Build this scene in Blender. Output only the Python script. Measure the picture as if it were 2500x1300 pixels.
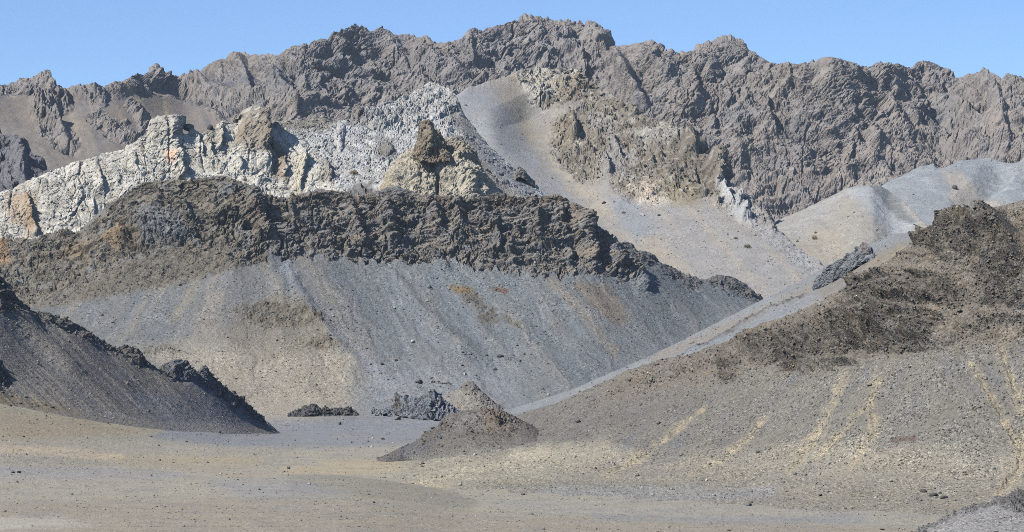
import bpy, math, time
import numpy as np
T0 = time.time()
for _o in list(bpy.data.objects):
    bpy.data.objects.remove(_o)
SC = bpy.context.scene
COL = SC.collection
f32 = np.float32

# ------------------------------------------------------------------ camera, sky, sun
FPX, YH, CAMH = 7089.0, 880.0, 40.0          # focal length in photo pixels, horizon row, camera height (m)
cam = bpy.data.objects.new('camera', bpy.data.cameras.new('camera'))
COL.objects.link(cam)
cam.location = (0, 0, CAMH)
cam.rotation_euler = (math.radians(90), 0, 0)
cam.data.sensor_width = 36.0
cam.data.lens = 36.0 * FPX / 2500.0
cam.data.shift_y = (YH - 650.0) / 2500.0
cam.data.clip_start = 1.0
cam.data.clip_end = 60000.0
SC.camera = cam

SUN = np.array([-0.60, -0.42, 0.68]); SUN /= np.linalg.norm(SUN)
SUN_EL = math.asin(SUN[2]); SUN_AZ = math.atan2(SUN[0], SUN[1])
world = bpy.data.worlds.new('World'); SC.world = world; world.use_nodes = True
nt = world.node_tree
for n in list(nt.nodes): nt.nodes.remove(n)
wo = nt.nodes.new('ShaderNodeOutputWorld'); bg = nt.nodes.new('ShaderNodeBackground'); sky = nt.nodes.new('ShaderNodeTexSky')
sky.sky_type = 'NISHITA'; sky.sun_disc = False
sky.sun_elevation = SUN_EL; sky.sun_rotation = SUN_AZ
sky.altitude = 4500; sky.air_density = 1.0; sky.dust_density = 0.0; sky.ozone_density = 4.5
bg.inputs['Strength'].default_value = 0.126
nt.links.new(sky.outputs[0], bg.inputs[0]); nt.links.new(bg.outputs[0], wo.inputs[0])
ld = bpy.data.lights.new('sun', 'SUN'); ld.energy = 4.8; ld.angle = math.radians(0.5); ld.color = (1.0, 0.965, 0.905)
lo = bpy.data.objects.new('sun', ld); COL.objects.link(lo)
lo.rotation_euler = (math.pi/2 - SUN_EL, 0, math.atan2(SUN[0], -SUN[1]))
SC.view_settings.view_transform = 'Standard'; SC.view_settings.look = 'None'
SC.view_settings.gamma = 1.0; SC.view_settings.exposure = 0.3
try: SC.view_settings.use_curve_mapping = False
except Exception: pass
SC.cycles.pixel_filter_type = 'BLACKMAN_HARRIS'; SC.cycles.filter_width = 0.95
SC.cycles.use_denoising = False
SC.cycles.max_bounces = 4; SC.cycles.diffuse_bounces = 0

# ------------------------------------------------------------------ noise
_rng = np.random.default_rng(7)
_perm = _rng.permutation(256).astype(np.int32); _perm = np.concatenate([_perm, _perm])
_ga = (_rng.random(256) * 2 * np.pi).astype(f32); _gx, _gy = np.cos(_ga), np.sin(_ga)
_rt = _rng.random((6, 256)).astype(f32)

def hsh(ix, iy, seed=0):
    return _perm[(_perm[(ix + seed * 37) & 255] + iy + seed * 11) & 255]

def perlin(x, y, seed=0):
    x = np.asarray(x, f32); y = np.asarray(y, f32)
    fx = np.floor(x); fy = np.floor(y)
    ix = fx.astype(np.int32); iy = fy.astype(np.int32)
    x = x - fx; y = y - fy
    u = x*x*x*(x*(x*6-15)+10); v = y*y*y*(y*(y*6-15)+10)
    def g(dx, dy):
        h = hsh(ix+dx, iy+dy, seed)
        return _gx[h]*(x-dx) + _gy[h]*(y-dy)
    a = g(0,0); a = a + u*(g(1,0)-a)
    b = g(0,1); b = b + u*(g(1,1)-b)
    return (a + v*(b-a)) * f32(1.5)

def fbm(x, y, octv=4, seed=0, gain=0.5, lac=2.03):
    s = 0; a = 1.0; t = 0
    for o in range(octv):
        s = s + a*perlin(x, y, seed+o); t += a
        x = x*lac + 13.7; y = y*lac + 7.1; a *= gain
    return s / t

def ridged(x, y, octv=4, seed=0, gain=0.55, lac=2.1):
    s = 0; a = 1.0; t = 0; w = 1.0
    for o in range(octv):
        n = 1 - np.abs(perlin(x, y, seed+o)) * 1.6
        n = n*n*w; w = np.clip(n*1.6, 0, 1)
        s = s + a*n; t += a
        x = x*lac + 3.7; y = y*lac + 17.1; a *= gain
    return s / t

def blocks(x, y, seed=0, k=1.1, tilt=0.5):
    """creased, faceted lumps: the upper envelope of tilted caps, one for each jittered cell"""
    x = np.asarray(x, f32); y = np.asarray(y, f32)
    fx = np.floor(x); fy = np.floor(y)
    ix = fx.astype(np.int32); iy = fy.astype(np.int32)
    x = x - fx; y = y - fy
    best = np.full(x.shape, -9, f32)
    for dx in (-1, 0, 1):
        for dy in (-1, 0, 1):
            h = hsh(ix+dx, iy+dy, seed)
            ex = x - dx - _rt[0][h]; ey = y - dy - _rt[1][h]
            ca, sa = _gx[h], _gy[h]
            rx = ca*ex + sa*ey; ry = ca*ey - sa*ex
            v = _rt[2][h]*0.8 + tilt*((_rt[3][h]-0.5)*ex + (_rt[4][h]-0.5)*ey) \
                - k*(0.45*(ex*ex+ey*ey) + 0.55*np.maximum(np.abs(rx), np.abs(ry)*1.3))
            best = np.maximum(best, v)
    return best

def joints(x, y, seed=0):
    """distance to the nearest border between jittered cells: 0 on a joint"""
    x = np.asarray(x, f32); y = np.asarray(y, f32)
    fx = np.floor(x); fy = np.floor(y)
    ix = fx.astype(np.int32); iy = fy.astype(np.int32)
    x = x - fx; y = y - fy
    f1 = np.full(x.shape, 9, f32); f2 = f1.copy()
    for dx in (-1, 0, 1):
        for dy in (-1, 0, 1):
            h = hsh(ix+dx, iy+dy, seed)
            d = np.hypot(x-dx-_rt[0][h], y-dy-_rt[1][h])
            f2 = np.minimum(f2, np.maximum(f1, d)); f1 = np.minimum(f1, d)
    return f2-f1

def boxblur(A, n, it=3):
    k = np.ones(2*n+1)/(2*n+1)
    for _ in range(it):
        B = np.pad(A, ((0, 0), (n, n)), mode='edge')
        A = np.array([np.convolve(r, k, 'valid') for r in B])
    return A

def smooth(e0, e1, x):
    t = np.clip((x-e0)/(e1-e0), 0, 1); return t*t*(3-2*t)

def C(r, g, b, k=1.0):
    out = []
    for c in (r, g, b):
        c = c/255.0
        out.append(k*(c/12.92 if c <= 0.04045 else ((c+0.055)/1.055)**2.4))
    return np.array(out, f32)

# ------------------------------------------------------------------ pixel shapes
def seg_dist(px, py, pts):
    """distance to a polyline, signed side (+ right of travel when going down), and position 0..1 along it"""
    best = np.full(px.shape, 1e9, f32); side = np.zeros(px.shape, f32); along = np.zeros(px.shape, f32)
    n = len(pts) - 1
    for i in range(n):
        (x0, y0), (x1, y1) = pts[i], pts[i+1]
        vx, vy = x1-x0, y1-y0; L = vx*vx+vy*vy + 1e-6
        t = np.clip(((px-x0)*vx+(py-y0)*vy)/L, 0, 1)
        qx = px-(x0+t*vx); qy = py-(y0+t*vy)
        dd = np.hypot(qx, qy); m = dd < best
        best = np.where(m, dd, best)
        side = np.where(m, np.sign(qx*vy - qy*vx), side)
        along = np.where(m, (i+t)/n, along)
    return best, side, along

def poly_sd(px, py, pts):
    """signed distance to a closed polygon, positive inside"""
    d, _, _ = seg_dist(px, py, list(pts)+[pts[0]])
    ins = np.zeros(px.shape, bool); j = len(pts)-1
    for i in range(len(pts)):
        xi, yi = pts[i]; xj, yj = pts[j]
        if yi != yj:
            c = ((yi > py) != (yj > py)) & (px < (xj-xi)*(py-yi)/(yj-yi)+xi)
            ins ^= c
        j = i
    return np.where(ins, d, -d)

def to_world(px, py, d):
    return np.stack([(px-1250.0)/FPX*d, d, CAMH+(YH-py)/FPX*d], -1)

# ------------------------------------------------------------------ terrain sheets
SHEETS = []
class Sheet:
    """a sheet of ground lofted through cross-lines; every cross-line is a list of (px, py, distance)"""
    def __init__(s, name, x0, x1, rows, step=2.0, coarse=(), back=None, seed=1, ystep=None, jag=0.0, ext=(0, 0)):
        s.name, s.seed = name, seed
        xs = np.arange(x0, x1+step, step)      # finer inside the frame, coarser where the land runs on beside it
        xs = np.concatenate([np.arange(x0-ext[0], x0-1, 11.0), xs, np.arange(xs[-1]+11.0, xs[-1]+ext[1]+1, 11.0)]) if sum(ext) else xs
        Y = []; D = []
        for r in rows:
            r = np.array(r, float)
            Y.append(np.interp(xs, r[:, 0], r[:, 1])); D.append(np.interp(xs, r[:, 0], r[:, 2]))
        Y = np.array(Y); D = np.array(D); nb = max(1, int(24/step))
        D = boxblur(D, nb); Y[:-1] = boxblur(Y[:-1], max(1, nb//2))
        base = boxblur(Y[-1:], max(1, int(30/step)))[0]
        fine = Y[-1] - base; Y[-1] = base          # the skyline's own teeth fade out below the crest
        if jag:
            j = fbm(xs/34, xs*0+seed, 2, seed+5)*1.1 + fbm(xs/11, xs*0+seed, 3, seed+6, 0.6)*0.9
            fine = fine - jag*j
        Y = list(Y); D = list(D)
        if back:                         # the far side, falling away behind the crest
            db, dz = back
            for f in (0.25, 1.0):
                d2 = D[len(rows)-1] + db*f
                z = (YH-Y[len(rows)-1])*D[len(rows)-1]/FPX - dz*f
                Y.append(YH - z*FPX/d2); D.append(d2)
        Y = np.array(Y); D = np.array(D); K = len(Y)
        ks = []
        for i in range(K-1):
            st = (ystep[min(i, len(ystep)-1)] if isinstance(ystep, (list, tuple)) else ystep) or step
            n = int(np.ceil(np.abs(Y[i+1]-Y[i]).max()/st)) if i < len(rows)-1 else 8
            if i in coarse: n = max(4, n//4)
            n = max(n, 3)
            ks += list(i + np.arange(n)/n)
        ks.append(K-1); ks = np.array(ks)
        nr = len(rows)
        def loft(A):                     # limited cubic through the cross-lines
            S = np.diff(A, axis=0)
            M = np.zeros_like(A); M[0] = S[0]; M[-1] = S[-1]
            for i in range(1, K-1):
                same = (S[i-1]*S[i] > 0)
                M[i] = np.where(same, 2*S[i-1]*S[i]/(S[i-1]+S[i]+1e-12), 0)
            if back: pass
            i = np.minimum(ks.astype(int), K-2); t = (ks-i)[:, None]
            h = lambda a, b, c, d_: a*A[i]+b*M[i]+c*A[i+1]+d_*M[i+1]
            return h(2*t**3-3*t**2+1, t**3-2*t**2+t, -2*t**3+3*t**2, t**3-t**2)
        s.py = loft(Y).astype(f32); s.d = loft(D).astype(f32)
        s.px = np.broadcast_to(xs.astype(f32), s.py.shape).copy()
        kk = ks[:, None]; drop = np.maximum(1, np.abs(Y[len(rows)-1]-Y[len(rows)-2]))[None, :]
        wk = np.where(kk <= len(rows)-1, np.clip(1-(len(rows)-1-kk)*drop/45.0, 0, 1)**1.5, np.clip(len(rows)+0.5-kk, 0, 1))
        s.py = (s.py + wk*fine[None, :]).astype(f32)
        s.k = np.broadcast_to(ks[:, None].astype(f32), s.py.shape)
        s.P = to_world(s.px, s.py, s.d).astype(f32)
        s.crest = len(rows)-1
        du = np.gradient(s.P, axis=1); dv = np.gradient(s.P, axis=0)
        N = np.cross(du, dv); N /= np.linalg.norm(N, axis=-1, keepdims=True)+1e-9
        for _ in range(6):
            N[1:-1] = (N[:-2]+2*N[1:-1]+N[2:])/4
            N[:, 1:-1] = (N[:, :-2]+2*N[:, 1:-1]+N[:, 2:])/4
        s.N = N/(np.linalg.norm(N, axis=-1, keepdims=True)+1e-9)
        s.a = s.P[..., 0] + 0.0*s.P[..., 1]
        s.b = (0.68*s.P[..., 2] + 0.73*s.P[..., 1]).astype(f32)     # distance up the slope
        s.disp = np.zeros(s.px.shape, f32); s.rock = np.zeros(s.px.shape, f32)
        s.col = np.ones(s.px.shape+(3,), f32)*0.25
        s.brk = fbm(s.px/16, s.py/16, 4, seed+15, 0.65)
        # ragged edges for everything painted or masked on this sheet
        s.wx = s.px + 16*fbm(s.px/38, s.py/30, 4, seed+3, 0.6); s.wy = s.py + 13*fbm(s.px/38, s.py/30, 4, seed+9, 0.6)
    # ---- masks
    def poly(s, pts, soft=10, warp=True):
        x, y = (s.wx, s.wy) if warp else (s.px, s.py)
        return smooth(-soft, soft, poly_sd(x, y, pts))
    def stroke(s, pts, w, soft=0.6, taper=0.0, warp=1.0):
        x = s.px+(s.wx-s.px)*warp; y = s.py+(s.wy-s.py)*warp
        dd, _, al = seg_dist(x, y, pts)
        ww = w*(1-taper*al)
        m = 1-smooth(ww*(1-soft), ww*(1+soft), dd)
        return m*np.clip(0.75+0.9*s.brk, 0, 1)
    # ---- shape
    def rib(s, pts, h, wl, wr, taper=0.5, warp=0.5):
        """a rib: long flank on the left of travel (going down), short steep flank on the right; h<0 cuts a cleft"""
        x = s.px+(s.wx-s.px)*warp; y = s.py+(s.wy-s.py)*warp
        xs_, ys_ = [p[0] for p in pts], [p[1] for p in pts]; m = max(wl, wr)+25
        ok = (s.px > min(xs_)-m) & (s.px < max(xs_)+m) & (s.py > min(ys_)-m) & (s.py < max(ys_)+m)
        if not ok.any(): return
        dd, sd, al = seg_dist(x[ok], y[ok], pts)
        w = np.where(sd < 0, wl, wr)
        end = np.minimum(1, np.minimum(al, 1-al)*6+0.15)
        p = np.clip(1-dd/w, 0, 1); p = p*p*(3-2*p)
        s.disp[ok] += (h*p*(1-taper*al)*end).astype(f32)
    def bump(s, cx, cy, rx, ry, h, rot=0.0, p=0.7, warp=0.6):
        x = s.px+(s.wx-s.px)*warp; y = s.py+(s.wy-s.py)*warp
        c, sn = math.cos(math.radians(rot)), math.sin(math.radians(rot))
        ex, ey = x-cx, y-cy
        r2 = ((c*ex+sn*ey)/rx)**2 + ((c*ey-sn*ex)/ry)**2
        s.disp += (h*np.clip(1-r2, 0, 1)**p).astype(f32)
    def craggy(s, mask, L, amp, stretch=1.0, angle=0.0, levels=3, fall=0.42, lac=2.7, warp=0.35, rid=0.4, seed=0, k=1.1, mix=0.6):
        ang = math.radians(angle); ca, sa = math.cos(ang), math.sin(ang)
        u = (ca*s.a + sa*s.b)/L; v = (ca*s.b - sa*s.a)/(L*stretch)
        sd = s.seed*5+seed
        u = u + warp*fbm(u*0.9, v*0.9, 3, sd+1); v = v + warp*fbm(u*0.9+9, v*0.9, 3, sd+2)
        tot = 0; a = amp; f = 1.0
        for l in range(levels):
            ff = f*(1.0 if l == 0 else 1.0)
            vv = v*ff*(1 if l == 0 else (stretch**(0.5 if l == 1 else 0.8)))
            tot = tot + a*(blocks(u*ff+l*5.3, vv+l*3.1, sd+3+l, k) - mix*blocks(vv*0.8+l*2.3, u*ff*0.8+l*7.7, sd+13+l, k))
            a *= fall; f *= lac
        tot = tot + amp*rid*(ridged(u*2.3, v*2.3*stretch**0.6, 4, sd+8)-0.5)
        s.disp += (mask*tot).astype(f32)
    def crack(s, mask, L, depth, stretch=1.0, angle=0.0, width=0.10, seed=0, warp=0.5):
        """narrow open joints"""
        ang = math.radians(angle); ca, sa = math.cos(ang), math.sin(ang)
        u = (ca*s.a + sa*s.b)/L; v = (ca*s.b - sa*s.a)/(L*stretch)
        sd = s.seed*7+seed
        u = u + warp*fbm(u*1.1, v*1.1, 3, sd+1); v = v + warp*fbm(u*1.1+5, v*1.1, 3, sd+2)
        e = joints(u, v, sd+3)
        vary = smooth(-0.25, 0.3, fbm(u*0.4, v*0.4, 2, sd+5))
        s.disp -= (mask*depth*vary*(1-smooth(0, width*2, e))).astype(f32)
    def strata(s, mask, h, amp, dip=0.0, seed=0):
        t = (s.P[..., 2] + s.a*math.tan(math.radians(dip)))/(h*0.75) + 0.8*fbm(s.a/(h*9), s.b/(h*9), 3, seed+40)
        n = perlin(t, s.a/(h*14), seed+41)*0.6 + perlin(t*2.3, s.a/(h*8), seed+42)*0.4
        n = np.sign(n)*np.abs(n)**0.6
        s.disp += (mask*amp*n).astype(f32)
    # ---- colour
    def tint(s, mask, c, op=1.0):
        m = (mask*op)[..., None]; s.col = s.col*(1-m) + np.asarray(c, f32)*m
    def mottle(s, L, amt, seed=0, warm=0.0, mask=1.0):
        n = fbm(s.a/L, s.b/L, 4, s.seed+seed+60, 0.6)*mask
        s.col *= (1+amt*n)[..., None]
        if warm:
            m = fbm(s.a/(L*1.7)+40, s.b/(L*1.7), 4, s.seed+seed+70, 0.6)*warm*mask
            s.col *= np.stack([1+m, 1+0.25*m, 1-m], -1)
    # ---- mesh
    def finish(s, mat, label=None, cat=None, group=None, smoothed=False):
        P = s.P + s.N*s.disp[..., None]
        s.Q = P; R, Cc = s.px.shape
        idx = np.arange(R*Cc).reshape(R, Cc)
        q = np.stack([idx[:-1, :-1], idx[:-1, 1:], idx[1:, 1:], idx[1:, :-1]], -1).reshape(-1, 4)
        me = bpy.data.meshes.new(s.name)
        me.vertices.add(R*Cc); me.vertices.foreach_set('co', P.reshape(-1).astype(f32))
        me.loops.add(q.size); me.loops.foreach_set('vertex_index', q.reshape(-1).astype(np.int32))
        me.polygons.add(len(q)); me.polygons.foreach_set('loop_start', np.arange(0, q.size, 4, dtype=np.int32))
        me.polygons.foreach_set('loop_total', np.full(len(q), 4, np.int32))
        me.polygons.foreach_set('use_smooth', np.full(len(q), smoothed))
        ca = me.color_attributes.new('tone', 'FLOAT_COLOR', 'POINT')
        c4 = np.concatenate([np.clip(s.col, 0.005, 0.9), np.clip(s.rock, 0, 1)[..., None]], -1)
        ca.data.foreach_set('color', c4.reshape(-1).astype(f32))
        me.update(); me.validate()
        me.materials.append(mat)
        o = bpy.data.objects.new(s.name, me); COL.objects.link(o)
        if cat: o['label'] = label; o['category'] = cat
        else:
            o['kind'] = 'structure'
            if label: o['label'] = label
        if group: o['group'] = group
        SHEETS.append(s); s.obj = o
        return o

# ------------------------------------------------------------------ materials
def mnode(nt, t, **kw):
    n = nt.nodes.new(t)
    for k, v in kw.items(): setattr(n, k, v)
    return n

def earth(name, grain, contrast=0.35, bump=0.5, rockbump=0.9, rough=0.95):
    """stone and gravel: the tone attribute carries the geology, the nodes add grain, chips and fine relief (sizes in metres)"""
    m = bpy.data.materials.new(name); m.use_nodes = True; nt = m.node_tree; L = nt.links
    for n in list(nt.nodes): nt.nodes.remove(n)
    out = mnode(nt, 'ShaderNodeOutputMaterial'); bs = mnode(nt, 'ShaderNodeBsdfPrincipled')
    bs.inputs['Roughness'].default_value = rough; bs.inputs['Specular IOR Level'].default_value = 0.12
    at = mnode(nt, 'ShaderNodeVertexColor', layer_name='tone'); tc = mnode(nt, 'ShaderNodeTexCoord')
    def tex(scale, detail, rough_, dist=0.0):
        n = mnode(nt, 'ShaderNodeTexNoise'); n.inputs['Scale'].default_value = scale
        n.inputs['Detail'].default_value = detail; n.inputs['Roughness'].default_value = rough_; n.inputs['Distortion'].default_value = dist
        L.new(tc.outputs['Object'], n.inputs['Vector']); return n
    def math_(op, a, b=None, c=None):
        n = mnode(nt, 'ShaderNodeMath', operation=op)
        for i, v in enumerate((a, b, c)):
            if v is None: continue
            if isinstance(v, (int, float)): n.inputs[i].default_value = v
            else: L.new(v, n.inputs[i])
        return n.outputs[0]
    vo = mnode(nt, 'ShaderNodeTexVoronoi'); vo.inputs['Scale'].default_value = 1.0/grain
    L.new(tc.outputs['Object'], vo.inputs['Vector'])
    sep = mnode(nt, 'ShaderNodeSeparateColor'); L.new(vo.outputs['Color'], sep.inputs[0])
    n1 = tex(0.35/grain, 5, 0.7); n2 = tex(0.06/grain, 4, 0.65, 0.6)
    # chips: mostly even, now and then a bright or a dark stone
    chip = math_('MULTIPLY_ADD', sep.outputs[0], 2.0, -1.0)
    chip = math_('MULTIPLY', chip, math_('POWER', math_('ABSOLUTE', chip), 2.0))
    v1 = math_('MULTIPLY_ADD', n1.outputs[0], 1.0, -0.5)
    v2 = math_('MULTIPLY_ADD', n2.outputs[0], 1.0, -0.5)
    n4 = tex(0.035/grain, 3, 0.6); mp = mnode(nt, 'ShaderNodeMapRange'); mp.inputs['From Min'].default_value = 0.35; mp.inputs['From Max'].default_value = 0.65
    mp.inputs['To Min'].default_value = 0.35; mp.inputs['To Max'].default_value = 1.35; L.new(n4.outputs[0], mp.inputs[0])
    tot = math_('ADD', math_('MULTIPLY', math_('ADD', math_('MULTIPLY', chip, contrast), math_('MULTIPLY', v1, contrast*1.3)), math_('MULTIPLY', mp.outputs[0], math_('MULTIPLY_ADD', at.outputs['Alpha'], -0.45, 1.0))), math_('MULTIPLY', v2, 0.4))
    fac = math_('MAXIMUM', math_('ADD', tot, 1.0), 0.25)
    vm = mnode(nt, 'ShaderNodeVectorMath', operation='SCALE')
    L.new(at.outputs['Color'], vm.inputs[0]); L.new(fac, vm.inputs['Scale'])
    L.new(vm.outputs[0], bs.inputs['Base Color'])
    n3 = tex(0.22/grain, 5, 0.72, 0.4)
    b1 = mnode(nt, 'ShaderNodeBump'); b1.inputs['Distance'].default_value = grain*1.8
    L.new(math_('ADD', n3.outputs[0], math_('MULTIPLY', vo.outputs['Distance'], -0.25)), b1.inputs['Height'])
    L.new(math_('MULTIPLY_ADD', at.outputs['Alpha'], rockbump-bump, bump), b1.inputs['Strength'])
    L.new(b1.outputs[0], bs.inputs['Normal'])
    L.new(bs.outputs[0], out.inputs[0])
    return m

M_FAR = earth('far_rock', 1.5, 0.22, 0.45, 0.9)
M_MID = earth('mid_rock_and_scree', 0.8, 0.4, 0.5, 0.95)
M_HILL = earth('hill_rock_and_scree', 0.75, 0.6, 0.6, 1.0)
M_NEAR = earth('near_scree', 0.42, 0.95, 0.8, 1.0)
M_PLAIN = earth('gravel_plain', 0.36, 0.55, 0.5, 1.0)

# ================================================================== the plain beneath everything, out to the horizon
pm = bpy.data.meshes.new('plain')
pm.from_pydata([(x, y, -7.0) for y in (-300, 5200) for x in (-4000, 4000)], [], [(0, 1, 3, 2)])
pc = pm.color_attributes.new('tone', 'FLOAT_COLOR', 'POINT')
pc.data.foreach_set('color', np.tile(np.append(C(148, 141, 128), 0.0), 4).astype(f32))
pm.materials.append(M_PLAIN)
po = bpy.data.objects.new('plain', pm); COL.objects.link(po); po['kind'] = 'structure'

# ================================================================== far range
ridge = [(-60,206),(0,205),(40,200),(60,190),(92,184),(115,195),(140,218),(150,222),(180,214),(208,212),(232,226),(262,222),(295,208),(312,192),(335,180),(355,182),(380,169),(398,182),(412,190),(430,189),(450,194),(470,190),(490,168),(520,153),(545,150),(570,133),(597,126),(620,134),(640,130),(665,130),(680,132),(700,118),(712,112),(728,112),(760,104),(795,90),(815,76),(825,78),(838,70),(866,56),(885,66),(905,75),(930,68),(960,80),(1000,83),(1035,85),(1055,98),(1090,106),(1115,102),(1140,96),(1146,70),(1162,64),(1180,70),(1210,66),(1245,52),(1270,50),(1298,46),(1330,52),(1365,55),(1390,50),(1410,60),(1428,74),(1434,62),(1442,74),(1450,86),(1462,90),(1474,115),(1480,122),(1500,118),(1530,112),(1550,106),(1575,112),(1600,118),(1640,132),(1660,142),(1690,128),(1735,115),(1785,94),(1815,102),(1820,114),(1850,135),(1880,153),(1905,157),(1930,167),(1955,165),(1985,152),(2010,158),(2018,168),(2032,160),(2070,165),(2095,173),(2130,171),(2160,162),(2195,160),(2215,166),(2235,152),(2252,149),(2270,158),(2290,175),(2330,195),(2360,190),(2400,168),(2425,180),(2445,190),(2470,184),(2500,193),(2560,190)]
def rd(x): return 4150 + 60*math.sin(x/170.0) + 40*math.sin(x/71.0+1) - (250 if x < 470 else 0)*min(1, (470-x)/200.0 if x < 470 else 0)
A = Sheet('mountain_range', -60, 2560, [
    [(-60,560,3480),(480,560,3590),(900,560,3855),(2560,560,3855)],
    [(-60,430,3640),(480,400,3760),(900,380,3950),(1400,330,3990),(1800,420,3950),(2560,420,3940)],
    [(x, y, rd(x)) for x, y in ridge]], back=(350, 150), seed=11, ext=(420, 420), jag=8, step=2.5, ystep=[5, 2.2])
smoothmask = A.poly([(-100,232),(60,228),(150,232),(270,232),(420,225),(500,255),(560,300),(560,620),(-100,620)], 18)
for pts, w in (([(98,190),(120,222),(150,262)],22), ([(102,262),(112,290),(130,318),(170,350)],27), ([(208,215),(240,252)],20), ([(238,296),(262,312),(290,322)],24), ([(325,258),(340,290),(350,308)],15), ([(310,345),(335,338)],14)):
    smoothmask = smoothmask*(1-A.stroke(pts, w, 0.4))
chute2 = A.poly([(485,190),(545,200),(640,212),(560,225),(500,205)], 8)
rk = np.clip(1-smoothmask-0.6*chute2, 0.04, 1); A.rock = rk
edge = smooth(0.0, 0.25, (A.crest-A.k))                 # keep the crest close to its line
edge = np.where(A.k > A.crest, 0.5, 0.18+0.82*edge)
pt = smooth(-.25, .35, fbm(A.a/50, A.b/50, 3, 77)); pt2 = smooth(-.2, .3, fbm(A.a/70+9, A.b/70, 3, 78))
edge2 = np.clip((edge-0.15)/0.85, 0.03, 1)
A.craggy(rk*edge2, 110, 26, 1.3, 38, 1, 0.5, 2.4, 0.8, 0.1, seed=31, k=1.3)
A.craggy(rk*(0.4*edge+0.6*edge2), 50, 13, 0.9, 38, 2, 0.45, 2.4, 0.6, 0.1, seed=1, k=1.3)
A.craggy(rk*(0.3+0.7*edge)*(0.2+0.8*pt2), 20, 3.0, 0.6, 32, 4, 0.52, 2.1, 0.7, 0.2, seed=7, k=1.4)
A.craggy(rk*edge*pt, 26, 6, 1.0, 40, 3, 0.5, 2.3, 0.7, 0.25, seed=19)
A.crack(rk, 22, 3.2, 0.28, 34, 0.09, 1); A.crack(rk, 10, 1.7, 0.35, 30, 0.11, 2); A.crack(rk, 34, 5.5, 1.8, -22, 0.05, 3); A.crack(rk, 14, 2.4, 1.3, -25, 0.07, 4)
A.disp += (rk*edge*14*fbm(A.a/150, A.b/240, 3, 5)).astype(f32)
for pts, h, wl, wr in (([(592,140),(606,180),(620,232)],16,40,7), ([(655,150),(690,210),(725,290)],20,45,12), ([(735,160),(745,230)],10,25,6),
    ([(905,130),(940,170)],10,30,8), ([(1145,75),(1160,150),(1190,190)],10,40,10), ([(1420,130),(1426,190)],18,40,14), ([(1430,66),(1465,100),(1480,140)],16,30,10),
    ([(1525,150),(1550,210),(1585,270)],30,50,14), ([(1606,125),(1600,170)],12,30,8), ([(1690,165),(1705,240)],14,40,10), ([(1785,225),(1782,260)],12,22,8),
    ([(1873,255),(1895,340)],18,35,9), ([(1935,180),(1940,240)],8,20,6), ([(1740,280),(1745,320)],9,25,8), ([(2080,350),(2070,400)],12,25,9), ([(2260,170),(2330,240),(2400,300)],12,40,14), ([(2420,190),(2440,260),(2460,390)],16,45,14), ([(2120,320),(2150,380)],6,25,8), ([(380,175),(408,200)],12,40,10), ([(100,190),(150,255)],12,28,8), ([(110,270),(175,352)],13,30,9), ([(1010,170),(1060,200)],8,30,8)):
    A.rib(pts, h, wl, wr*1.1, 0.3)
A.col[:] = C(138, 131, 125)
A.tint(A.poly([(1150,60),(1460,60),(1420,160),(1200,200),(900,250),(500,280),(480,200),(800,90)], 60), C(134, 130, 128), 0.5)
A.tint(A.poly([(1560,380),(2560,240),(2560,560),(1560,560)], 60), C(144, 135, 127), 0.5)
A.tint(smoothmask, C(122, 115, 108))
sx = (A.px - 0.42*(A.py-230))
st = fbm(sx/26, A.py/420, 4, 3, 0.6)
A.tint(smoothmask*smooth(0.0, 0.5, st), C(139, 128, 113), 0.75)
A.tint(smoothmask*smooth(0.0, 0.5, -st), C(97, 95, 97), 0.6)
A.tint(A.stroke([(290,214),(330,236),(352,270),(385,310)], 6, 0.8, warp=.4), C(164, 149, 122), 0.85)
A.tint(A.stroke([(402,250),(408,285),(414,310)], 4, 0.8, warp=.3), C(174, 162, 138), 0.9)
A.tint(A.stroke([(1246,78),(1262,90),(1285,106)], 2.6, 0.6, warp=.2), C(165, 157, 150), 0.8)
A.tint(A.stroke([(545,148),(585,142)], 5, 0.7), C(170, 158, 145), 0.8)
A.tint(chute2, C(96, 97, 103), 0.8)
for cx, cy, rr in ((1560,300,60),(1800,290,45),(1960,330,60),(2300,280,70),(700,200,60),(860,120,50)):
    A.tint(A.poly([(cx-rr, cy), (cx, cy-rr*.7), (cx+rr*.9, cy+rr*.2), (cx, cy+rr)], 25), C(118, 120, 120), 0.45)
A.mottle(40, 0.22, 1, 0.09); A.mottle(9, 0.2, 2, 0.05)
A.finish(M_FAR)

# far left grey spur
B = Sheet('far_spur', -60, 200, [
    [(-60,560,2900),(200,560,2900)],
    [(-60,300,3080),(0,308,3080),(25,328,3075),(45,352,3070),(60,368,3060),(80,394,3040),(110,414,3020),(125,428,3010),(150,450,3000),(200,520,2950)]], back=(120, 80), seed=12, jag=4, ext=(400, 0))
B.rock[:] = 1
B.craggy(1.0, 26, 10, 1.6, 10, 3, 0.5, seed=2)
B.rib([(40,345),(52,400),(60,460)], 14, 40, 16, 0.2)
B.col[:] = C(112, 110, 112); B.mottle(18, 0.25, 1, 0.06)
B.finish(M_FAR)

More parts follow.
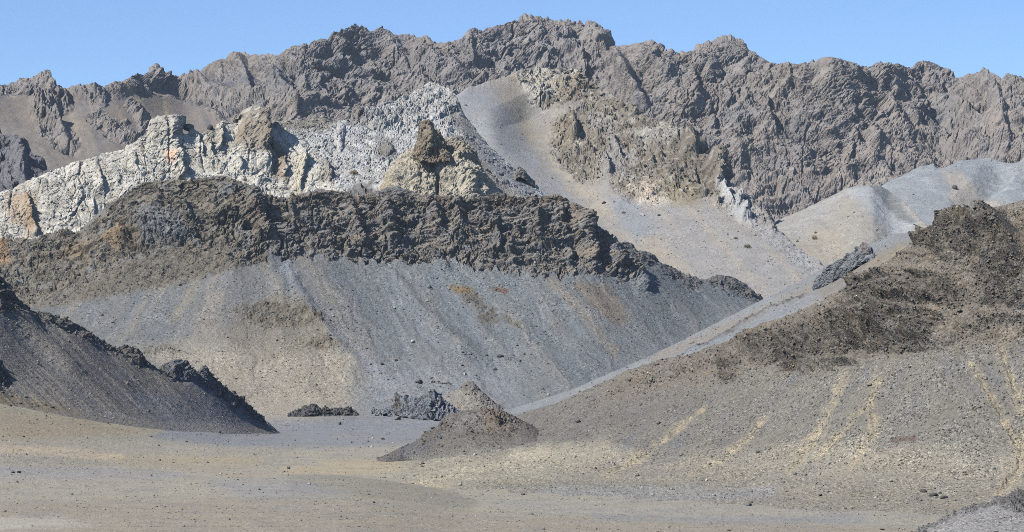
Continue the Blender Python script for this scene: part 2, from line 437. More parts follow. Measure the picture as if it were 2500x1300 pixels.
# ================================================================== pale crag
top = [(-60,492),(0,468),(60,445),(120,418),(190,393),(240,380),(300,362),(330,345),(360,328),(375,306),(395,298),(415,296),(428,310),(440,326),(456,324),(460,310),(475,312),(482,326),(510,315),(540,305),(550,298),(580,300),(596,300),(605,285),(616,285),(628,305),(650,310),(670,299),(700,293),(745,295),(770,290),(790,281),(815,292),(835,300),(856,292),(861,264),(874,263),(880,280),(900,275),(935,252),(985,241),(1000,236),(1025,215),(1050,198),(1070,205),(1095,215),(1115,236),(1135,285),(1165,320),(1200,362),(1250,405),(1300,440),(1340,490),(1400,560)]
def cd(x): return float(np.interp(x, [-60,0,200,400,500,650,860,1050,1120,1200,1300,1400], [2172,2175,2185,2200,2215,2260,2330,2420,2390,2340,2300,2250]))
Cg = Sheet('pale_crag', -60, 1400, [
    [(-60,640,2110),(600,600,2120),(1400,640,2130)],
    [(-60,590,2125),(0,575,2130),(200,545,2140),(400,470,2165),(560,450,2175),(700,470,2180),(900,450,2200),(1050,430,2225),(1200,480,2210),(1300,520,2200),(1400,600,2180)],
    [(x, y, cd(x)) for x, y in top]], coarse=(0,), back=(120, 60), seed=13, jag=3, ext=(400, 0))
up = smooth(0, 0.12, Cg.crest-Cg.k)*0.8+0.2
cliff = Cg.poly([(-100,460),(370,300),(430,290),(640,285),(690,330),(760,350),(820,430),(840,480),(700,520),(600,640),(-100,640)], 25)
slab = np.clip(1-cliff, 0, 1)
rubble = Cg.poly([(1100,225),(1200,360),(1340,500),(1300,640),(1200,620),(1230,520),(1205,440),(1130,330),(1080,290)], 14)
Cg.rock = np.clip(0.9*cliff+0.75*slab-0.35*rubble, 0.3, 1)
Cg.craggy(cliff*up, 26, 3.4, 1.5, 8, 4, 0.5, 2.2, 0.5, 0.25, seed=1)
Cg.craggy(slab*up*(1-0.5*rubble), 14, 0.9, 0.35, 24, 4, 0.52, 2.2, 0.6, 0.3, seed=2)
Cg.crack(cliff, 24, 2.2, 2.4, 6, 0.05, 1, 0.15); Cg.crack(cliff, 10, 1.3, 0.4, 14, 0.07, 2, 0.2); Cg.crack(cliff, 8, 1.0, 2.0, 4, 0.07, 8, 0.2); Cg.crack(slab, 11, 1.3, 0.28, 20, 0.07, 3); Cg.crack(slab, 16, 1.8, 1.5, -30, 0.06, 4)
uppr = Cg.poly([(860,250),(1050,190),(1130,250),(1100,320),(960,330),(860,300)], 20)
Cg.craggy(uppr*up, 12, 3.0, 0.5, 52, 3, 0.5, 2.2, 0.5, 0.3, seed=9); Cg.crack(uppr, 8, 1.6, 0.3, 50, 0.1, 5)
Cg.strata(1-0.7*rubble, 3.0, 0.7, 14, 3); Cg.craggy(slab*up*smooth(0, .4, fbm(Cg.a/30, Cg.b/25, 3, 44)), 10, 2.6, 0.8, 15, 3, 0.5, 2.2, seed=12); Cg.strata(cliff, 6, 0.8, 12, 5)
for pts, h, wl, wr in (([(65,470),(75,500),(80,540)],9,36,8), ([(85,535),(93,575)],8,26,9), ([(245,415),(255,462)],7,30,6), ([(228,480),(232,520)],4,16,6),
    ([(330,370),(335,420)],4,18,5), ([(425,300),(440,335)],10,40,8), ([(440,400),(450,440)],8,30,7), ([(505,318),(520,370),(530,400)],6,14,5), ([(545,300),(535,370)],7,13,6),
    ([(480,320),(500,380)],5,13,5), ([(610,287),(640,330),(655,380)],14,45,11), ([(640,340),(665,420)],7,34,8), ([(690,385),(704,425)],8,26,8), ([(745,380),(730,470)],8,22,9),
    ([(795,405),(812,440)],8,22,8), ([(868,262),(872,290)],7,14,7), ([(560,380),(590,420)],7,24,8), ([(430,330),(450,430),(470,455)],6,30,7), ([(880,450),(890,470)],4,14,5), ([(945,350),(955,375)],6,24,9)):
    Cg.rib(pts, h*0.7, wl, wr, 0.2, 0.8)
for cx, cy, rx, ry, h in ((620,325,45,45,9),(905,285,42,16,4),(930,302,30,12,4),(830,335,12,40,3),(610,390,50,40,5),(400,315,45,35,6)):
    Cg.bump(cx, cy, rx, ry, h)
Cg.col[:] = C(180, 178, 173)
Cg.tint(cliff, C(196, 190, 177))
n = fbm(Cg.a/22, Cg.b/30, 4, 31, 0.6)
Cg.tint(cliff*smooth(0.0, 0.45, n), C(150, 143, 130), 0.7)
n = fbm(Cg.a/14, Cg.b/9, 4, 33, 0.6)
Cg.tint(slab*smooth(0.0, 0.5, n), C(142, 139, 134), 0.8)
Cg.tint(slab*smooth(0.1, 0.5, -n), C(204, 204, 203), 0.8)
for pts, c, o in (([(585,295),(640,295),(680,350),(660,390),(600,380),(570,340)], (132,120,103), 0.8), ([(10,470),(75,470),(90,560),(20,540)], (168,140,108), 0.6), ([(60,470),(90,480),(100,575),(60,575)], (150,124,95), 0.55), ([(395,370),(430,378),(425,400),(400,395)], (215,165,130), 0.8), ([(675,355),(705,370),(705,440),(660,430)], (134,114,92), 0.75),
    ([(370,296),(430,296),(440,330),(380,345)], (170,164,152), 0.7), ([(850,255),(890,255),(885,300),(850,300)], (112,104,96), 0.85), ([(885,275),(1000,255),(960,310),(890,320)], (150,147,142), 0.6), ([(920,335),(960,345),(960,385),(920,380)], (108,103,95), 0.8), ([(730,285),(830,285),(800,315),(640,320),(650,300)], (140,130,112), 0.75), ([(505,310),(545,300),(545,420),(490,420)], (165,158,145), 0.5), ([(780,395),(820,410),(815,450),(780,440)], (130,122,112), 0.7),
    ([(720,390),(755,380),(745,480),(715,480)], (188,178,155), 0.7), ([(845,455),(910,440),(910,480),(850,490)], (98,95,92), 0.8)):
    Cg.tint(Cg.poly(pts, 10), C(*c), o)
n = fbm(Cg.a/6, Cg.b/11, 4, 37, 0.65)
Cg.tint(cliff*smooth(0.12, .5, n), C(140, 124, 102), 0.6); Cg.tint(cliff*smooth(0.15, .5, -n), C(210, 204, 192), 0.6)
Cg.tint(slab*smooth(0.15, .5, fbm(Cg.a/9, Cg.b/5, 4, 39, 0.65)), C(118, 112, 104), 0.6)
Cg.tint(rubble, C(135, 131, 126), 0.85)
Cg.tint(Cg.poly([(1085,330),(1130,330),(1200,420),(1260,500),(1200,520),(1120,400)], 12), C(112, 106, 99), 0.75)
Cg.tint(Cg.poly([(1150,320),(1260,420),(1320,500),(1270,480),(1180,385)], 10), C(126, 128, 132), 0.8)
Cg.tint(Cg.poly([(1000,225),(1060,195),(1110,240),(1080,290),(1000,270)], 14), C(166, 163, 157), 0.7)
Cg.mottle(14, 0.16, 3, 0.05); Cg.mottle(4, 0.12, 4)
Cg.finish(M_MID)

# ================================================================== scree mountain with the pale chute
sil = [(1040,300),(1060,255),(1110,233),(1150,212),(1200,196),(1235,186),(1262,174),(1290,166),(1320,162),(1345,170),(1385,164),(1410,170),(1416,190),(1440,206),(1500,232),(1530,250),(1555,262),(1580,288),(1620,295),(1650,310),(1690,330),(1705,360),(1745,385),(1760,420),(1790,450),(1830,480),(1860,510),(1885,540),(1900,560),(1940,600),(2000,640),(2020,655),(2060,680)]
def dd_(x): return float(np.interp(x, [1040,1110,1290,1420,1580,1760,1900,2060], [2640,2660,2780,2780,2680,2530,2410,2290]))
D = Sheet('scree_mountain', 1040, 2060, [
    [(1040,760,2170),(1700,800,2190),(1860,770,2200),(2060,720,2250)],
    [(1040,560,2420),(1300,520,2420),(1500,560,2400),(1700,620,2340),(1860,670,2290),(1950,670,2290),(2060,705,2265)],
    [(1040,400,2540),(1200,330,2590),(1330,330,2640),(1500,370,2590),(1650,430,2500),(1760,500,2440),(1860,580,2370),(1950,640,2320),(2060,695,2280)],
    [(x, y, dd_(x)) for x, y in sil]], coarse=(), back=(120, 60), seed=14, jag=4, step=2.4, ystep=[5, 2.5, 2.2])
chute = [(1240,180),(1275,250),(1320,320),(1400,420),(1470,500),(1560,590)]
D.rib([(1275,230),(1320,330),(1400,430),(1480,520)], -9, 120, 100, 0.3, 0.2)
rock = D.poly([(1290,160),(1425,160),(1480,225),(1600,270),(1720,340),(1790,440),(1900,560),(1840,545),(1780,510),(1720,480),(1640,485),(1560,490),(1520,470),(1480,430),(1400,420),(1350,340),(1355,290),(1420,255),(1330,250),(1290,225),(1265,190)], 16)
foot = D.stroke([(1800,500),(1860,550),(1930,600),(2010,655)], 26, 0.6)
D.rock = np.clip(rock+0.4*foot, 0.03, 1)
upD = smooth(0, 0.15, D.crest-D.k)*0.8+0.2
patch = smooth(-0.25, 0.35, fbm(D.a/45, D.b/45, 3, 8))*0.55+0.45
D.craggy(rock*upD*patch, 20, 8.5, 1.2, 35, 4, 0.52, 2.1, 0.6, 0.35, seed=1)
D.crack(rock, 12, 3.0, 0.6, 35, 0.09, 1); D.crack(rock*patch, 20, 5.0, 1.6, -20, 0.07, 2); D.crack(rock, 6, 1.4, 1.0, 0, 0.1, 3)
D.craggy(np.clip(foot-rock, 0, 1), 6, 1.6, 1, 0, 2, 0.5, seed=3)
for pts, h, wl, wr in (([(1395,290),(1410,330)],12,45,12), ([(1680,345),(1700,380)],14,50,14), ([(1735,390),(1765,450)],16,40,14), ([(1690,410),(1705,440)],8,25,8), ([(1480,395),(1490,425)],9,20,9), ([(1800,480),(1830,540)],12,35,9), ([(1760,450),(1790,510)],9,22,8), ([(1535,260),(1560,285)],8,40,9), ([(1605,360),(1620,390)],7,24,8), ([(1660,330),(1640,360)],6,20,7), ([(1570,320),(1640,330)],5,20,8), ([(1500,340),(1515,390)],6,30,8), ([(1370,200),(1400,225)],6,40,9), ([(1585,380),(1600,400)],6,22,8), ([(1740,470),(1760,500)],6,20,7)):
    D.rib(pts, h*1.1, wl*0.8, wr*1.1, 0.2)
D.col[:] = C(143, 140, 136)
cx0 = D.px - (D.py-400)*0.95
D.tint(smooth(0, .5, fbm(cx0/50, D.py/600, 4, 5, 0.55)), C(158, 149, 134), 0.7)
D.tint(D.poly([(1080,240),(1180,205),(1215,260),(1300,350),(1400,460),(1440,520),(1300,520),(1180,380)], 20), C(146, 146, 145), 0.9)
D.tint(D.poly([(1190,195),(1265,172),(1300,215),(1320,300),(1300,330),(1240,270)], 14), C(152, 144, 128), 0.6)
D.tint(D.stroke([(1255,185),(1265,240),(1300,310)], 12, 0.9), C(146, 134, 114), 0.5)
D.tint(D.stroke([(1245,190),(1238,240)], 6, 0.9), C(132, 124, 114), 0.35)
D.tint(D.stroke(chute[2:]+[(1640,660)], 22, 0.7, -0.5), C(164, 153, 133), 0.7)
D.tint(D.poly([(1320,250),(1420,240),(1360,320),(1330,420),(1310,330)], 14), C(142, 136, 126), 0.7)
D.tint(D.stroke([(1440,245),(1380,285),(1345,310)], 12, 0.9), C(160, 150, 132), 0.5)
D.tint(D.poly([(1480,470),(1540,480),(1600,560),(1560,600),(1500,540)], 20), C(132, 136, 141), 0.8)
D.tint(rock, C(130, 122, 109))
n = fbm(D.a/24, D.b/24, 4, 51, 0.62)
D.tint(rock*smooth(0.0, 0.5, n), C(150, 145, 136), 0.7); D.tint(rock*smooth(0.05, 0.5, -n), C(108, 103, 98), 0.7)
for pts, c, o in (([(1262,175),(1320,160),(1400,180),(1410,205),(1350,225),(1310,245),(1270,225)], (178,171,157), 0.75), ([(1350,190),(1420,170),(1420,220),(1360,235)], (140,128,108), 0.6), ([(1540,320),(1640,290),(1700,330),(1640,345),(1560,350)], (176,172,164), 0.6), ([(1355,300),(1400,295),(1410,345),(1360,345)], (134,122,104), 0.6), ([(1540,455),(1620,445),(1640,490),(1560,500)], (186,176,160), 0.8), ([(1570,440),(1600,445),(1595,480),(1570,470)], (184,160,138), 0.6), ([(1600,440),(1700,450),(1720,500),(1640,500)], (139,128,105), 0.7), ([(1750,450),(1790,450),(1860,530),(1830,555),(1770,500)], (190,190,188), 0.85), ([(1440,270),(1530,270),(1500,330),(1440,320)], (146,142,136), 0.6), ([(1500,350),(1560,380),(1540,440),(1470,420),(1460,370)], (150,146,142), 0.7), ([(1650,340),(1760,390),(1740,440),(1650,400)], (116,108,97), 0.6)):
    D.tint(D.poly(pts, 12), C(*c), o)
n = fbm(D.a/7, D.b/7, 4, 57, 0.65)
D.tint(rock*smooth(0.1, .45, n), C(190, 184, 172), 0.75); D.tint(rock*smooth(0.1, .45, -n), C(92, 84, 73), 0.75)
D.tint(foot, C(150, 150, 150), 0.6)
D.mottle(18, 0.14, 1, 0.05); D.mottle(5, 0.12, 2, 0.0, rock)
D.finish(M_MID)

# ================================================================== pale hills on the right
E1 = Sheet('distant_pale_hill', 2080, 2580, [
    [(2080,640,2780),(2580,640,2780)],
    [(2080,500,2960),(2150,456,2980),(2180,441,2990),(2250,406,3010),(2280,400,3010),(2292,411,3005),(2310,408,3010),(2350,392,3030),(2420,385,3040),(2470,398,3020),(2484,400,3015),(2500,386,3040),(2580,362,3060)]], back=(150, 50), seed=15, step=2.5, ext=(0, 500))
E1.rib([(2470,398),(2400,490),(2350,540)], -9, 60, 30, 0.0)
E1.disp += 2.0*fbm(E1.a/30, E1.b/30, 4, 3)
E1.rock[:] = 0.1
E1.col[:] = C(134, 138, 140)
E1.tint(smooth(0.1, .6, fbm(E1.a/40, E1.b/7, 4, 4)), C(164, 167, 168), 0.6)
E1.tint(E1.poly([(2300,420),(2340,420),(2450,500),(2580,510),(2580,640),(2380,640)], 14), C(158, 150, 138), 0.8)
E1.tint(E1.poly([(2490,395),(2580,370),(2580,470),(2500,440)], 14), C(160, 156, 150), 0.7)
E1.mottle(12, 0.14, 1, 0.04)
E1.finish(M_MID)

E2 = Sheet('pale_ridge_hill', 1830, 2330, [
    [(1830,700,2280),(2100,720,2290),(2330,700,2330)],
    [(1830,660,2330),(2000,660,2330),(2100,650,2350),(2330,690,2345)],
    [(1830,582,2520),(1900,540,2560),(1960,511,2590),(2000,491,2600),(2050,476,2610),(2100,461,2620),(2150,455,2620),(2185,476,2590),(2220,506,2540),(2260,546,2470),(2300,592,2420),(2330,630,2380)]], back=(140, 60), seed=16, step=2.6)
E2.rib([(2120,455),(2120,540),(2130,640)], 9, 120, 60, 0.5)
E2.disp += 1.6*fbm(E2.a/25, E2.b/40, 4, 3)
E2.col[:] = C(148, 143, 134)
E2.tint(E2.poly([(1880,560),(1960,505),(2090,455),(2040,510),(1960,590)], 16), C(150, 149, 145), 0.8)
E2.tint(E2.poly([(2060,470),(2150,452),(2240,540),(2210,590),(2140,560)], 14), C(152, 155, 157), 0.8)
E2.tint(E2.poly([(2120,460),(2160,452),(2240,545),(2220,550),(2150,500)], 8), C(104, 106, 104), 0.75)
E2.tint(smooth(0.15, .6, fbm(E2.a/30, E2.b/5, 4, 4)), C(186, 186, 182), 0.45)
E2.tint(E2.poly([(1980,560),(2060,560),(2060,640),(1940,640)], 20), C(158, 149, 132), 0.5)
E2.mottle(14, 0.12, 1, 0.04)
E2.finish(M_MID)

# ================================================================== central hill
crest = [(-60,585),(0,580),(60,578),(100,575),(180,572),(215,548),(235,525),(260,502),(300,475),(335,452),(350,443),(440,438),(500,432),(545,428),(580,440),(610,455),(640,470),(700,488),(740,472),(790,460),(830,470),(870,478),(900,472),(950,458),(975,455),(1010,470),(1060,475),(1090,478),(1130,485),(1180,482),(1205,473),(1230,470),(1258,482),(1300,480),(1340,475),(1365,478),(1400,495),(1430,515),(1440,535),(1470,560),(1490,585),(1530,592),(1560,610),(1600,625),(1650,660),(1690,682),(1720,684),(1750,670),(1780,670),(1800,685),(1820,693),(1840,710),(1860,728),(1900,760)]
def fd(x): return float(np.interp(x, [-60,100,300,450,560,700,1000,1300,1450,1600,1750,1900], [2080,2070,2050,2030,2020,2028,2032,2022,2020,2045,2062,2078]))
F = Sheet('central_hill', -60, 1900, [
    [(-60,1040,1700),(650,1056,1640),(1100,1052,1640),(1260,1035,1660),(1400,1000,1690),(1900,800,1990)],
    [(-60,900,1850),(350,910,1820),(600,985,1780),(900,985,1800),(1250,990,1790),(1400,948,1810),(1600,868,1890),(1860,745,2035),(1900,770,2050)],
    [(-60,740,1990),(100,735,1985),(300,700,1970),(480,665,1965),(560,645,1965),(650,640,1975),(830,640,1986),(960,650,1990),(1130,655,1985),(1230,675,1975),(1340,685,1970),(1450,685,1975),(1590,700,2000),(1700,720,2030),(1860,738,2055),(1900,765,2070)],
    [(x, y, fd(x)) for x, y in crest]], coarse=(), back=(45, 14), seed=17, ext=(420, 0), jag=5, step=2.5, ystep=[5, 2.7, 2.0])
band = F.poly([(640,470),(1380,470),(1440,530),(1500,580),(1560,660),(1590,700),(1450,690),(1340,690),(1230,678),(1130,658),(1050,652),(960,652),(830,642),(700,640),(650,640),(600,560),(580,440)], 12)
cb = np.interp(F.px[0], [640,830,960,1130,1230,1340,1450,1590], [640,640,652,656,677,688,688,702])[None, :]
up_ = (cb-F.py)/150.0
band = band*smooth(-0.05, 0.22, 0.55*fbm(F.px/26, F.py/60, 4, 123, 0.6)+(up_-0.06)*2.2)
head = F.poly([(-100,560),(200,560),(340,440),(580,425),(650,640),(560,640),(560,600),(400,605),(300,640),(120,735),(-100,760)], 14)
layers = F.poly([(120,735),(300,640),(420,600),(580,585),(660,600),(640,640),(440,690),(300,720),(150,745),(40,760)], 14)
crestrock = F.stroke([(1490,590),(1560,612),(1640,660),(1700,690)], 16, 0.6) + F.stroke([(1740,680),(1790,685),(1850,730)], 17, 0.6)
outc = np.zeros_like(F.rock)
for pts in ([(575,760),(640,735),(720,750),(770,755),(800,795),(740,800),(640,800)], [(725,835),(790,828),(850,845),(780,856)], [(1100,700),(1150,705),(1205,755),(1215,790),(1180,790),(1140,740)], [(1200,705),(1240,708),(1230,718)], [(1225,765),(1270,790),(1280,805),(1240,790)], [(340,850),(420,845),(440,860),(350,868)]):
    outc = np.maximum(outc, F.poly(pts, 9))
F.rock = np.clip(band+head+0.55*layers+0.6*crestrock+0.8*outc, 0.02, 1)
upF = smooth(0, 0.10, F.crest-F.k)*0.85+0.15; upF = np.where(F.k > F.crest, 0.3, upF)
patch = 0.5+0.5*smooth(-0.3, 0.3, fbm(F.a/40, F.b/40, 3, 8))
bp = 0.35+0.65*smooth(-.3, .3, fbm(F.a/22, F.b/16, 3, 66))
F.craggy(np.clip(band, 0, 1)*upF*bp, 18, 7.0, 0.8, -6, 4, 0.5, 2.1, 0.7, 0.3, seed=1)
F.strata(band*upF, 11, 3.8, -5, 4); F.strata(band*upF, 6, 2.0, -6, 15); F.strata(band*upF*bp, 3.0, 1.0, -6, 5)
F.crack(band, 12, 4.5, 1.3, -8, 0.08, 1, 0.3); F.crack(band+head, 5, 1.4, 0.5, 8, 0.11, 2); F.crack(band+head, 14, 3.0, 0.35, 4, 0.08, 6)
F.craggy(np.clip(head, 0, 1)*upF*patch, 20, 6, 1.2, 25, 4, 0.5, 2.2, 0.6, 0.35, seed=2)
F.crack(head, 14, 3.5, 0.7, 30, 0.08, 3)
F.strata(np.clip(layers+0.6*outc, 0, 1), 4.2, 1.3, 14, 6); F.craggy(np.clip(layers+outc, 0, 1), 7, 1.6, 0.7, 14, 2, 0.5, seed=4)
F.craggy(np.clip(crestrock, 0, 1)*(1-band), 8, 2.6, 1, 0, 3, 0.5, seed=5)
for pts, h, wl, wr in (([(612,455),(640,540),(660,610)],13,60,26), ([(700,490),(735,560)],6,30,14), ([(850,480),(880,560),(900,600)],9,45,18), ([(945,470),(960,560),(965,600)],8,40,14), ([(1060,480),(1080,560)],9,40,14), ([(1115,490),(1130,560)],9,36,16), ([(1185,490),(1180,540)],8,30,16), ([(1210,520),(1225,620)],9,40,12), ([(1310,515),(1320,590)],10,36,14), ([(1365,490),(1375,580)],10,36,14), ([(1420,520),(1440,600),(1455,655)],16,50,17), ([(1490,590),(1505,640),(1510,665)],14,38,18), ([(1545,640),(1560,680),(1590,705)],10,26,14), ([(1040,590),(1100,655)],5,30,12), ([(1250,600),(1260,640)],5,24,10), ([(1390,600),(1400,650)],6,24,10),
    ([(460,500),(475,545)],10,45,9), ([(355,545),(300,600)],3,20,8), ([(300,550),(315,590)],10,30,10), ([(560,500),(520,540)],6,30,9), ([(600,470),(625,520)],6,30,12), ([(205,600),(212,615)],6,28,9), ([(385,460),(400,520)],6,30,9)):
    F.rib(pts, h*0.7, wl*0.8, wr, 0.15, 0.9)
F.bump(420, 540, 80, 60, 7); F.bump(285, 580, 38, 26, 5, -30); F.bump(360, 560, 55, 50, 4)
# scree fans: streams run down and outwards from the nose of the hill
def fan(x, y, y0=640.0):
    x0 = x.copy()
    for _ in range(8):
        m = np.interp(x0, [-100, 300, 450, 560, 660, 800, 1000, 1500, 1900], [-0.9, -0.8, -0.6, 0.0, 0.45, 0.62, 0.72, 0.8, 0.95]).astype(f32)
        x0 = 0.5*x0 + 0.5*(x - m*np.maximum(y-y0, -40))
    return x0
x0 = fan(F.px, F.py) + 26*fbm(F.px/70, F.py/70, 3, 88)
sc = np.clip(1-F.rock*1.3, 0, 1)*smooth(1040, 960, F.py)
s1 = fbm(x0/62, F.py/420, 4, 71, 0.5); s2 = fbm(x0/15, F.py/90, 3, 75, 0.6)
F.disp += (sc*(1.9*s1 + 0.2*s2)*smooth(620, 680, F.py)).astype(f32)
F.disp += (0.35*sc*fbm(F.a/3.5, F.b/3.5, 3, 81)).astype(f32)
F.rib([(690,650),(740,740),(830,850),(900,930)], 4.0, 60, 30, 0.6, 0.4); F.rib([(940,650),(1030,760),(1180,880)], 3.0, 50, 25, 0.5, 0.4)
F.col[:] = C(117, 117, 115)
F.tint(smooth(0.05, .4, s1), C(136, 129, 119), 0.75); F.tint(smooth(0.05, .4, -s1), C(100, 106, 111), 0.75)
F.tint(smooth(780, 1000, F.px+60*F.brk)*sc, C(112, 119, 123), 0.5)
F.tint(sc*smooth(0.1, .5, s2), C(136, 137, 137), 0.4); F.tint(sc*smooth(0.1, .5, -s2), C(98, 102, 106), 0.35)
F.tint(F.poly([(340,860),(560,830),(700,830),(870,850),(900,930),(860,1000),(700,1060),(560,1060),(420,900)], 50), C(160, 151, 134), 0.85)
F.tint(F.poly([(560,760),(680,720),(800,760),(860,850),(700,870),(560,850)], 30), C(134, 125, 108), 0.6)
F.tint(F.stroke([(700,650),(760,740),(850,850),(980,960)], 15, 0.9), C(146, 150, 156), 0.6)
F.tint(F.stroke([(500,650),(450,740),(420,780)], 10, 0.9), C(141, 131, 112), 0.6)
F.tint(F.poly([(860,900),(1250,900),(1260,1000),(1100,1060),(860,1060)], 40), C(137, 138, 139), 0.6)
F.tint(F.poly([(1400,690),(1480,690),(1540,780),(1500,800),(1430,740)], 14), C(124, 110, 92), 0.6)
F.tint(F.stroke([(1350,690),(1420,760),(1500,860)], 12, 0.9), C(140, 128, 113), 0.6)
F.tint(np.clip(layers, 0, 1), C(110, 102, 89), 0.8)
F.tint(F.poly([(-100,640),(200,600),(330,640),(100,740),(-100,780)], 20), C(112, 103, 91), 0.7)
bn = fbm(F.a/16, F.b/12, 4, 91, 0.62)
F.tint(np.clip(band, 0, 1), C(128, 122, 114), 1.0); F.tint(band*smooth(0, .45, bn), C(140, 128, 112), 0.8); F.tint(band*smooth(0.05, .45, -bn), C(124, 126, 129), 0.7)
F.tint(F.stroke([(640,475),(800,475),(960,470),(1200,480),(1370,485),(1430,520)], 18, 0.9)*band, C(124, 111, 98), 0.8)
F.tint(np.clip(head, 0, 1), C(122, 115, 103), 1.0); F.tint(head*smooth(0, .45, bn), C(106, 97, 83), 0.8); F.tint(head*smooth(0.05, .45, -bn), C(122, 123, 122), 0.7)
for pts, c, o in (([(240,580),(300,545),(320,580),(280,605)], (150,128,98), 0.7), ([(340,500),(440,520),(470,590),(350,600)], (118,121,124), 0.6), ([(-60,580),(15,580),(20,640),(-60,650)], (172,140,104), 0.7), ([(600,500),(640,520),(650,570),(610,560)], (124,104,88), 0.5), ([(1360,520),(1385,520),(1380,560),(1360,550)], (150,142,124), 0.5), ([(150,600),(215,585),(205,625),(140,640)], (134,116,92), 0.6)):
    F.tint(F.poly(pts, 8), C(*c), o)
F.tint(np.clip(outc, 0, 1)*np.clip(0.6+1.4*F.brk, 0, 1), C(100, 92, 77), 0.9)
F.tint(F.poly([(1098,698),(1150,700),(1150,716),(1110,716)], 7), C(126, 106, 72), 0.8); F.tint(F.poly([(1200,703),(1240,706),(1232,718)], 5), C(112, 76, 56), 0.8)
F.tint(np.clip(crestrock, 0, 1)*(1-band), C(104, 100, 95), 0.8)
F.tint(smooth(1005, 1045, F.py+8*F.brk), C(128, 130, 133), 0.9)
F.col *= (1-0.10*np.clip(1-F.rock*1.2, 0, 1)*smooth(1020, 950, F.py))[..., None]
F.mottle(12, 0.14, 1, 0.04); F.mottle(3.5, 0.16, 2, 0.03, F.rock)
F.finish(M_HILL)

# ================================================================== wash climbing behind the right hill
G = Sheet('dry_wash', 1180, 2420, [
    [(1180,1060,1480),(1250,1050,1490),(1450,985,1500),(1700,900,1500),(1900,800,1440),(2110,700,1330),(2240,640,1250),(2420,620,1180)],
    [(1180,1015,1640),(1250,1004,1690),(1400,956,1730),(1600,876,1780),(1800,790,1760),(1900,742,1730),(2000,698,1640),(2110,640,1520),(2240,590,1380),(2420,575,1250)],
    [(1180,1004,1720),(1250,998,1780),(1400,950,1815),(1600,864,1880),(1860,733,1990),(1950,690,1960),(2010,655,1880),(2060,630,1790),(2110,605,1700),(2130,594,1660),(2180,571,1600),(2240,568,1500),(2300,580,1420),(2420,570,1300)]], back=(60, 25), seed=18, step=2.6)
u = (G.k/2.0)
band1 = G.stroke([(1540,900),(1640,850),(1780,795),(1860,765)], 6, 0.7); 
G.rock = np.clip(0.05+0.4*G.stroke([(1500,905),(1620,860),(1750,800),(1860,745)], 7, 0.8), 0, 1)
dl = [(1640,880),(1728,846),(1790,812),(1840,782),(1890,760),(1960,722)]
G.rock = np.maximum(G.rock, G.stroke(dl, 5, 0.7)*0.8)
G.craggy(G.rock, 4, 1.6, 1, 0, 2, 0.5, seed=2)
G.disp += 0.4*fbm(G.a/10, G.b/10, 4, 5); G.rib(dl, 3.0, 30, 8, 0.0)
G.col[:] = C(127, 129, 129)
gs = fbm((G.px+2.05*G.py)/60, (G.px-2.05*G.py)/1200, 4, 6)
G.tint(smooth(0, .4, gs), C(142, 135, 124), 0.7)
G.tint(G.stroke([(1240,1003),(1400,960),(1560,892),(1640,850),(1700,818),(1800,770),(1880,728)], 9, 0.9), C(142, 145, 146), 0.55)
G.tint(G.stroke([(1500,935),(1640,880),(1780,828),(1900,772),(2040,700),(2100,668)], 12, 0.9), C(127, 131, 134), 0.6)
G.tint(G.stroke([(1600,872),(1720,830),(1840,778),(1940,728),(2000,690)], 12, 0.9), C(136, 127, 115), 0.8)
G.tint(G.stroke(dl, 4, 0.8), C(84, 81, 78), 0.8)
G.tint(G.poly([(2000,690),(2110,630),(2240,570),(2420,560),(2420,640),(2200,640),(2000,740)], 14), C(125, 118, 108), 0.8)
G.tint(G.stroke([(2130,650),(2200,610)], 14, 0.9), C(142, 130, 106), 0.6)
G.mottle(9, 0.15, 1, 0.04)
G.finish(M_HILL)

# ================================================================== valley floor
GR = Sheet('ground', -160, 2660, [
    [(-160,1420,520),(2660,1420,525)],
    [(-160,1300,675),(2660,1300,675)],
    [(-160,1195,860),(0,1200,860),(400,1203,880),(700,1200,886),(2660,1200,886)],
    [(-160,1085,1000),(0,1095,1000),(250,1115,1060),(400,1121,1100),(700,1120,1180),(2660,1120,1180)],
    [(-160,1050,1110),(0,1062,1110),(250,1080,1180),(400,1084,1250),(700,1080,1418),(2660,1080,1418)],
    [(-160,970,1260),(0,988,1265),(150,1014,1295),(250,1030,1325),(400,1048,1385),(560,1056,1480),(700,1055,1620),(2660,1055,1620)],
    [(-160,960,1300),(0,980,1320),(250,1026,1420),(400,1042,1480),(560,1048,1580),(700,1034,1840),(2660,1034,1840)]], coarse=(0,), seed=19, step=3.2, ystep=2.6, ext=(500, 700))
GR.wx = GR.px+40*fbm(GR.px/70, GR.py/9, 4, 201, 0.6); GR.wy = GR.py+6*fbm(GR.px/45, GR.py/7, 4, 202, 0.6); GR.brk = fbm(GR.px/26, GR.py/4.5, 4, 203, 0.65)
terr = [(-200,1120),(0,1140),(200,1146),(500,1160),(830,1166),(1000,1182),(1100,1196),(1150,1212),(1190,1238),(1230,1270),(1260,1420),(-200,1420)]
tm = smooth(-3, 14, poly_sd(GR.px+6*fbm(GR.px/60, GR.py/20, 3, 4), GR.py, terr))
GR.disp += (2.2*tm*smooth(1180, 820, GR.px)).astype(f32)
GR.disp += (0.5*fbm(GR.a/35, GR.P[..., 1]/35, 4, 5)+0.12*fbm(GR.a/4, GR.P[..., 1]/4, 3, 9)).astype(f32)
GR.a = GR.P[..., 0]; GR.b = GR.P[..., 1]
GR.col[:] = C(153, 146, 131)
GR.tint(GR.poly([(-200,970),(150,1010),(400,1045),(330,1060),(150,1070),(-200,1090)], 14), C(150, 137, 115), 0.85)
GR.tint(GR.stroke([(-160,985),(0,995),(200,1025),(400,1052),(520,1064)], 8, 0.9, warp=.3), C(152, 145, 122), 0.7)
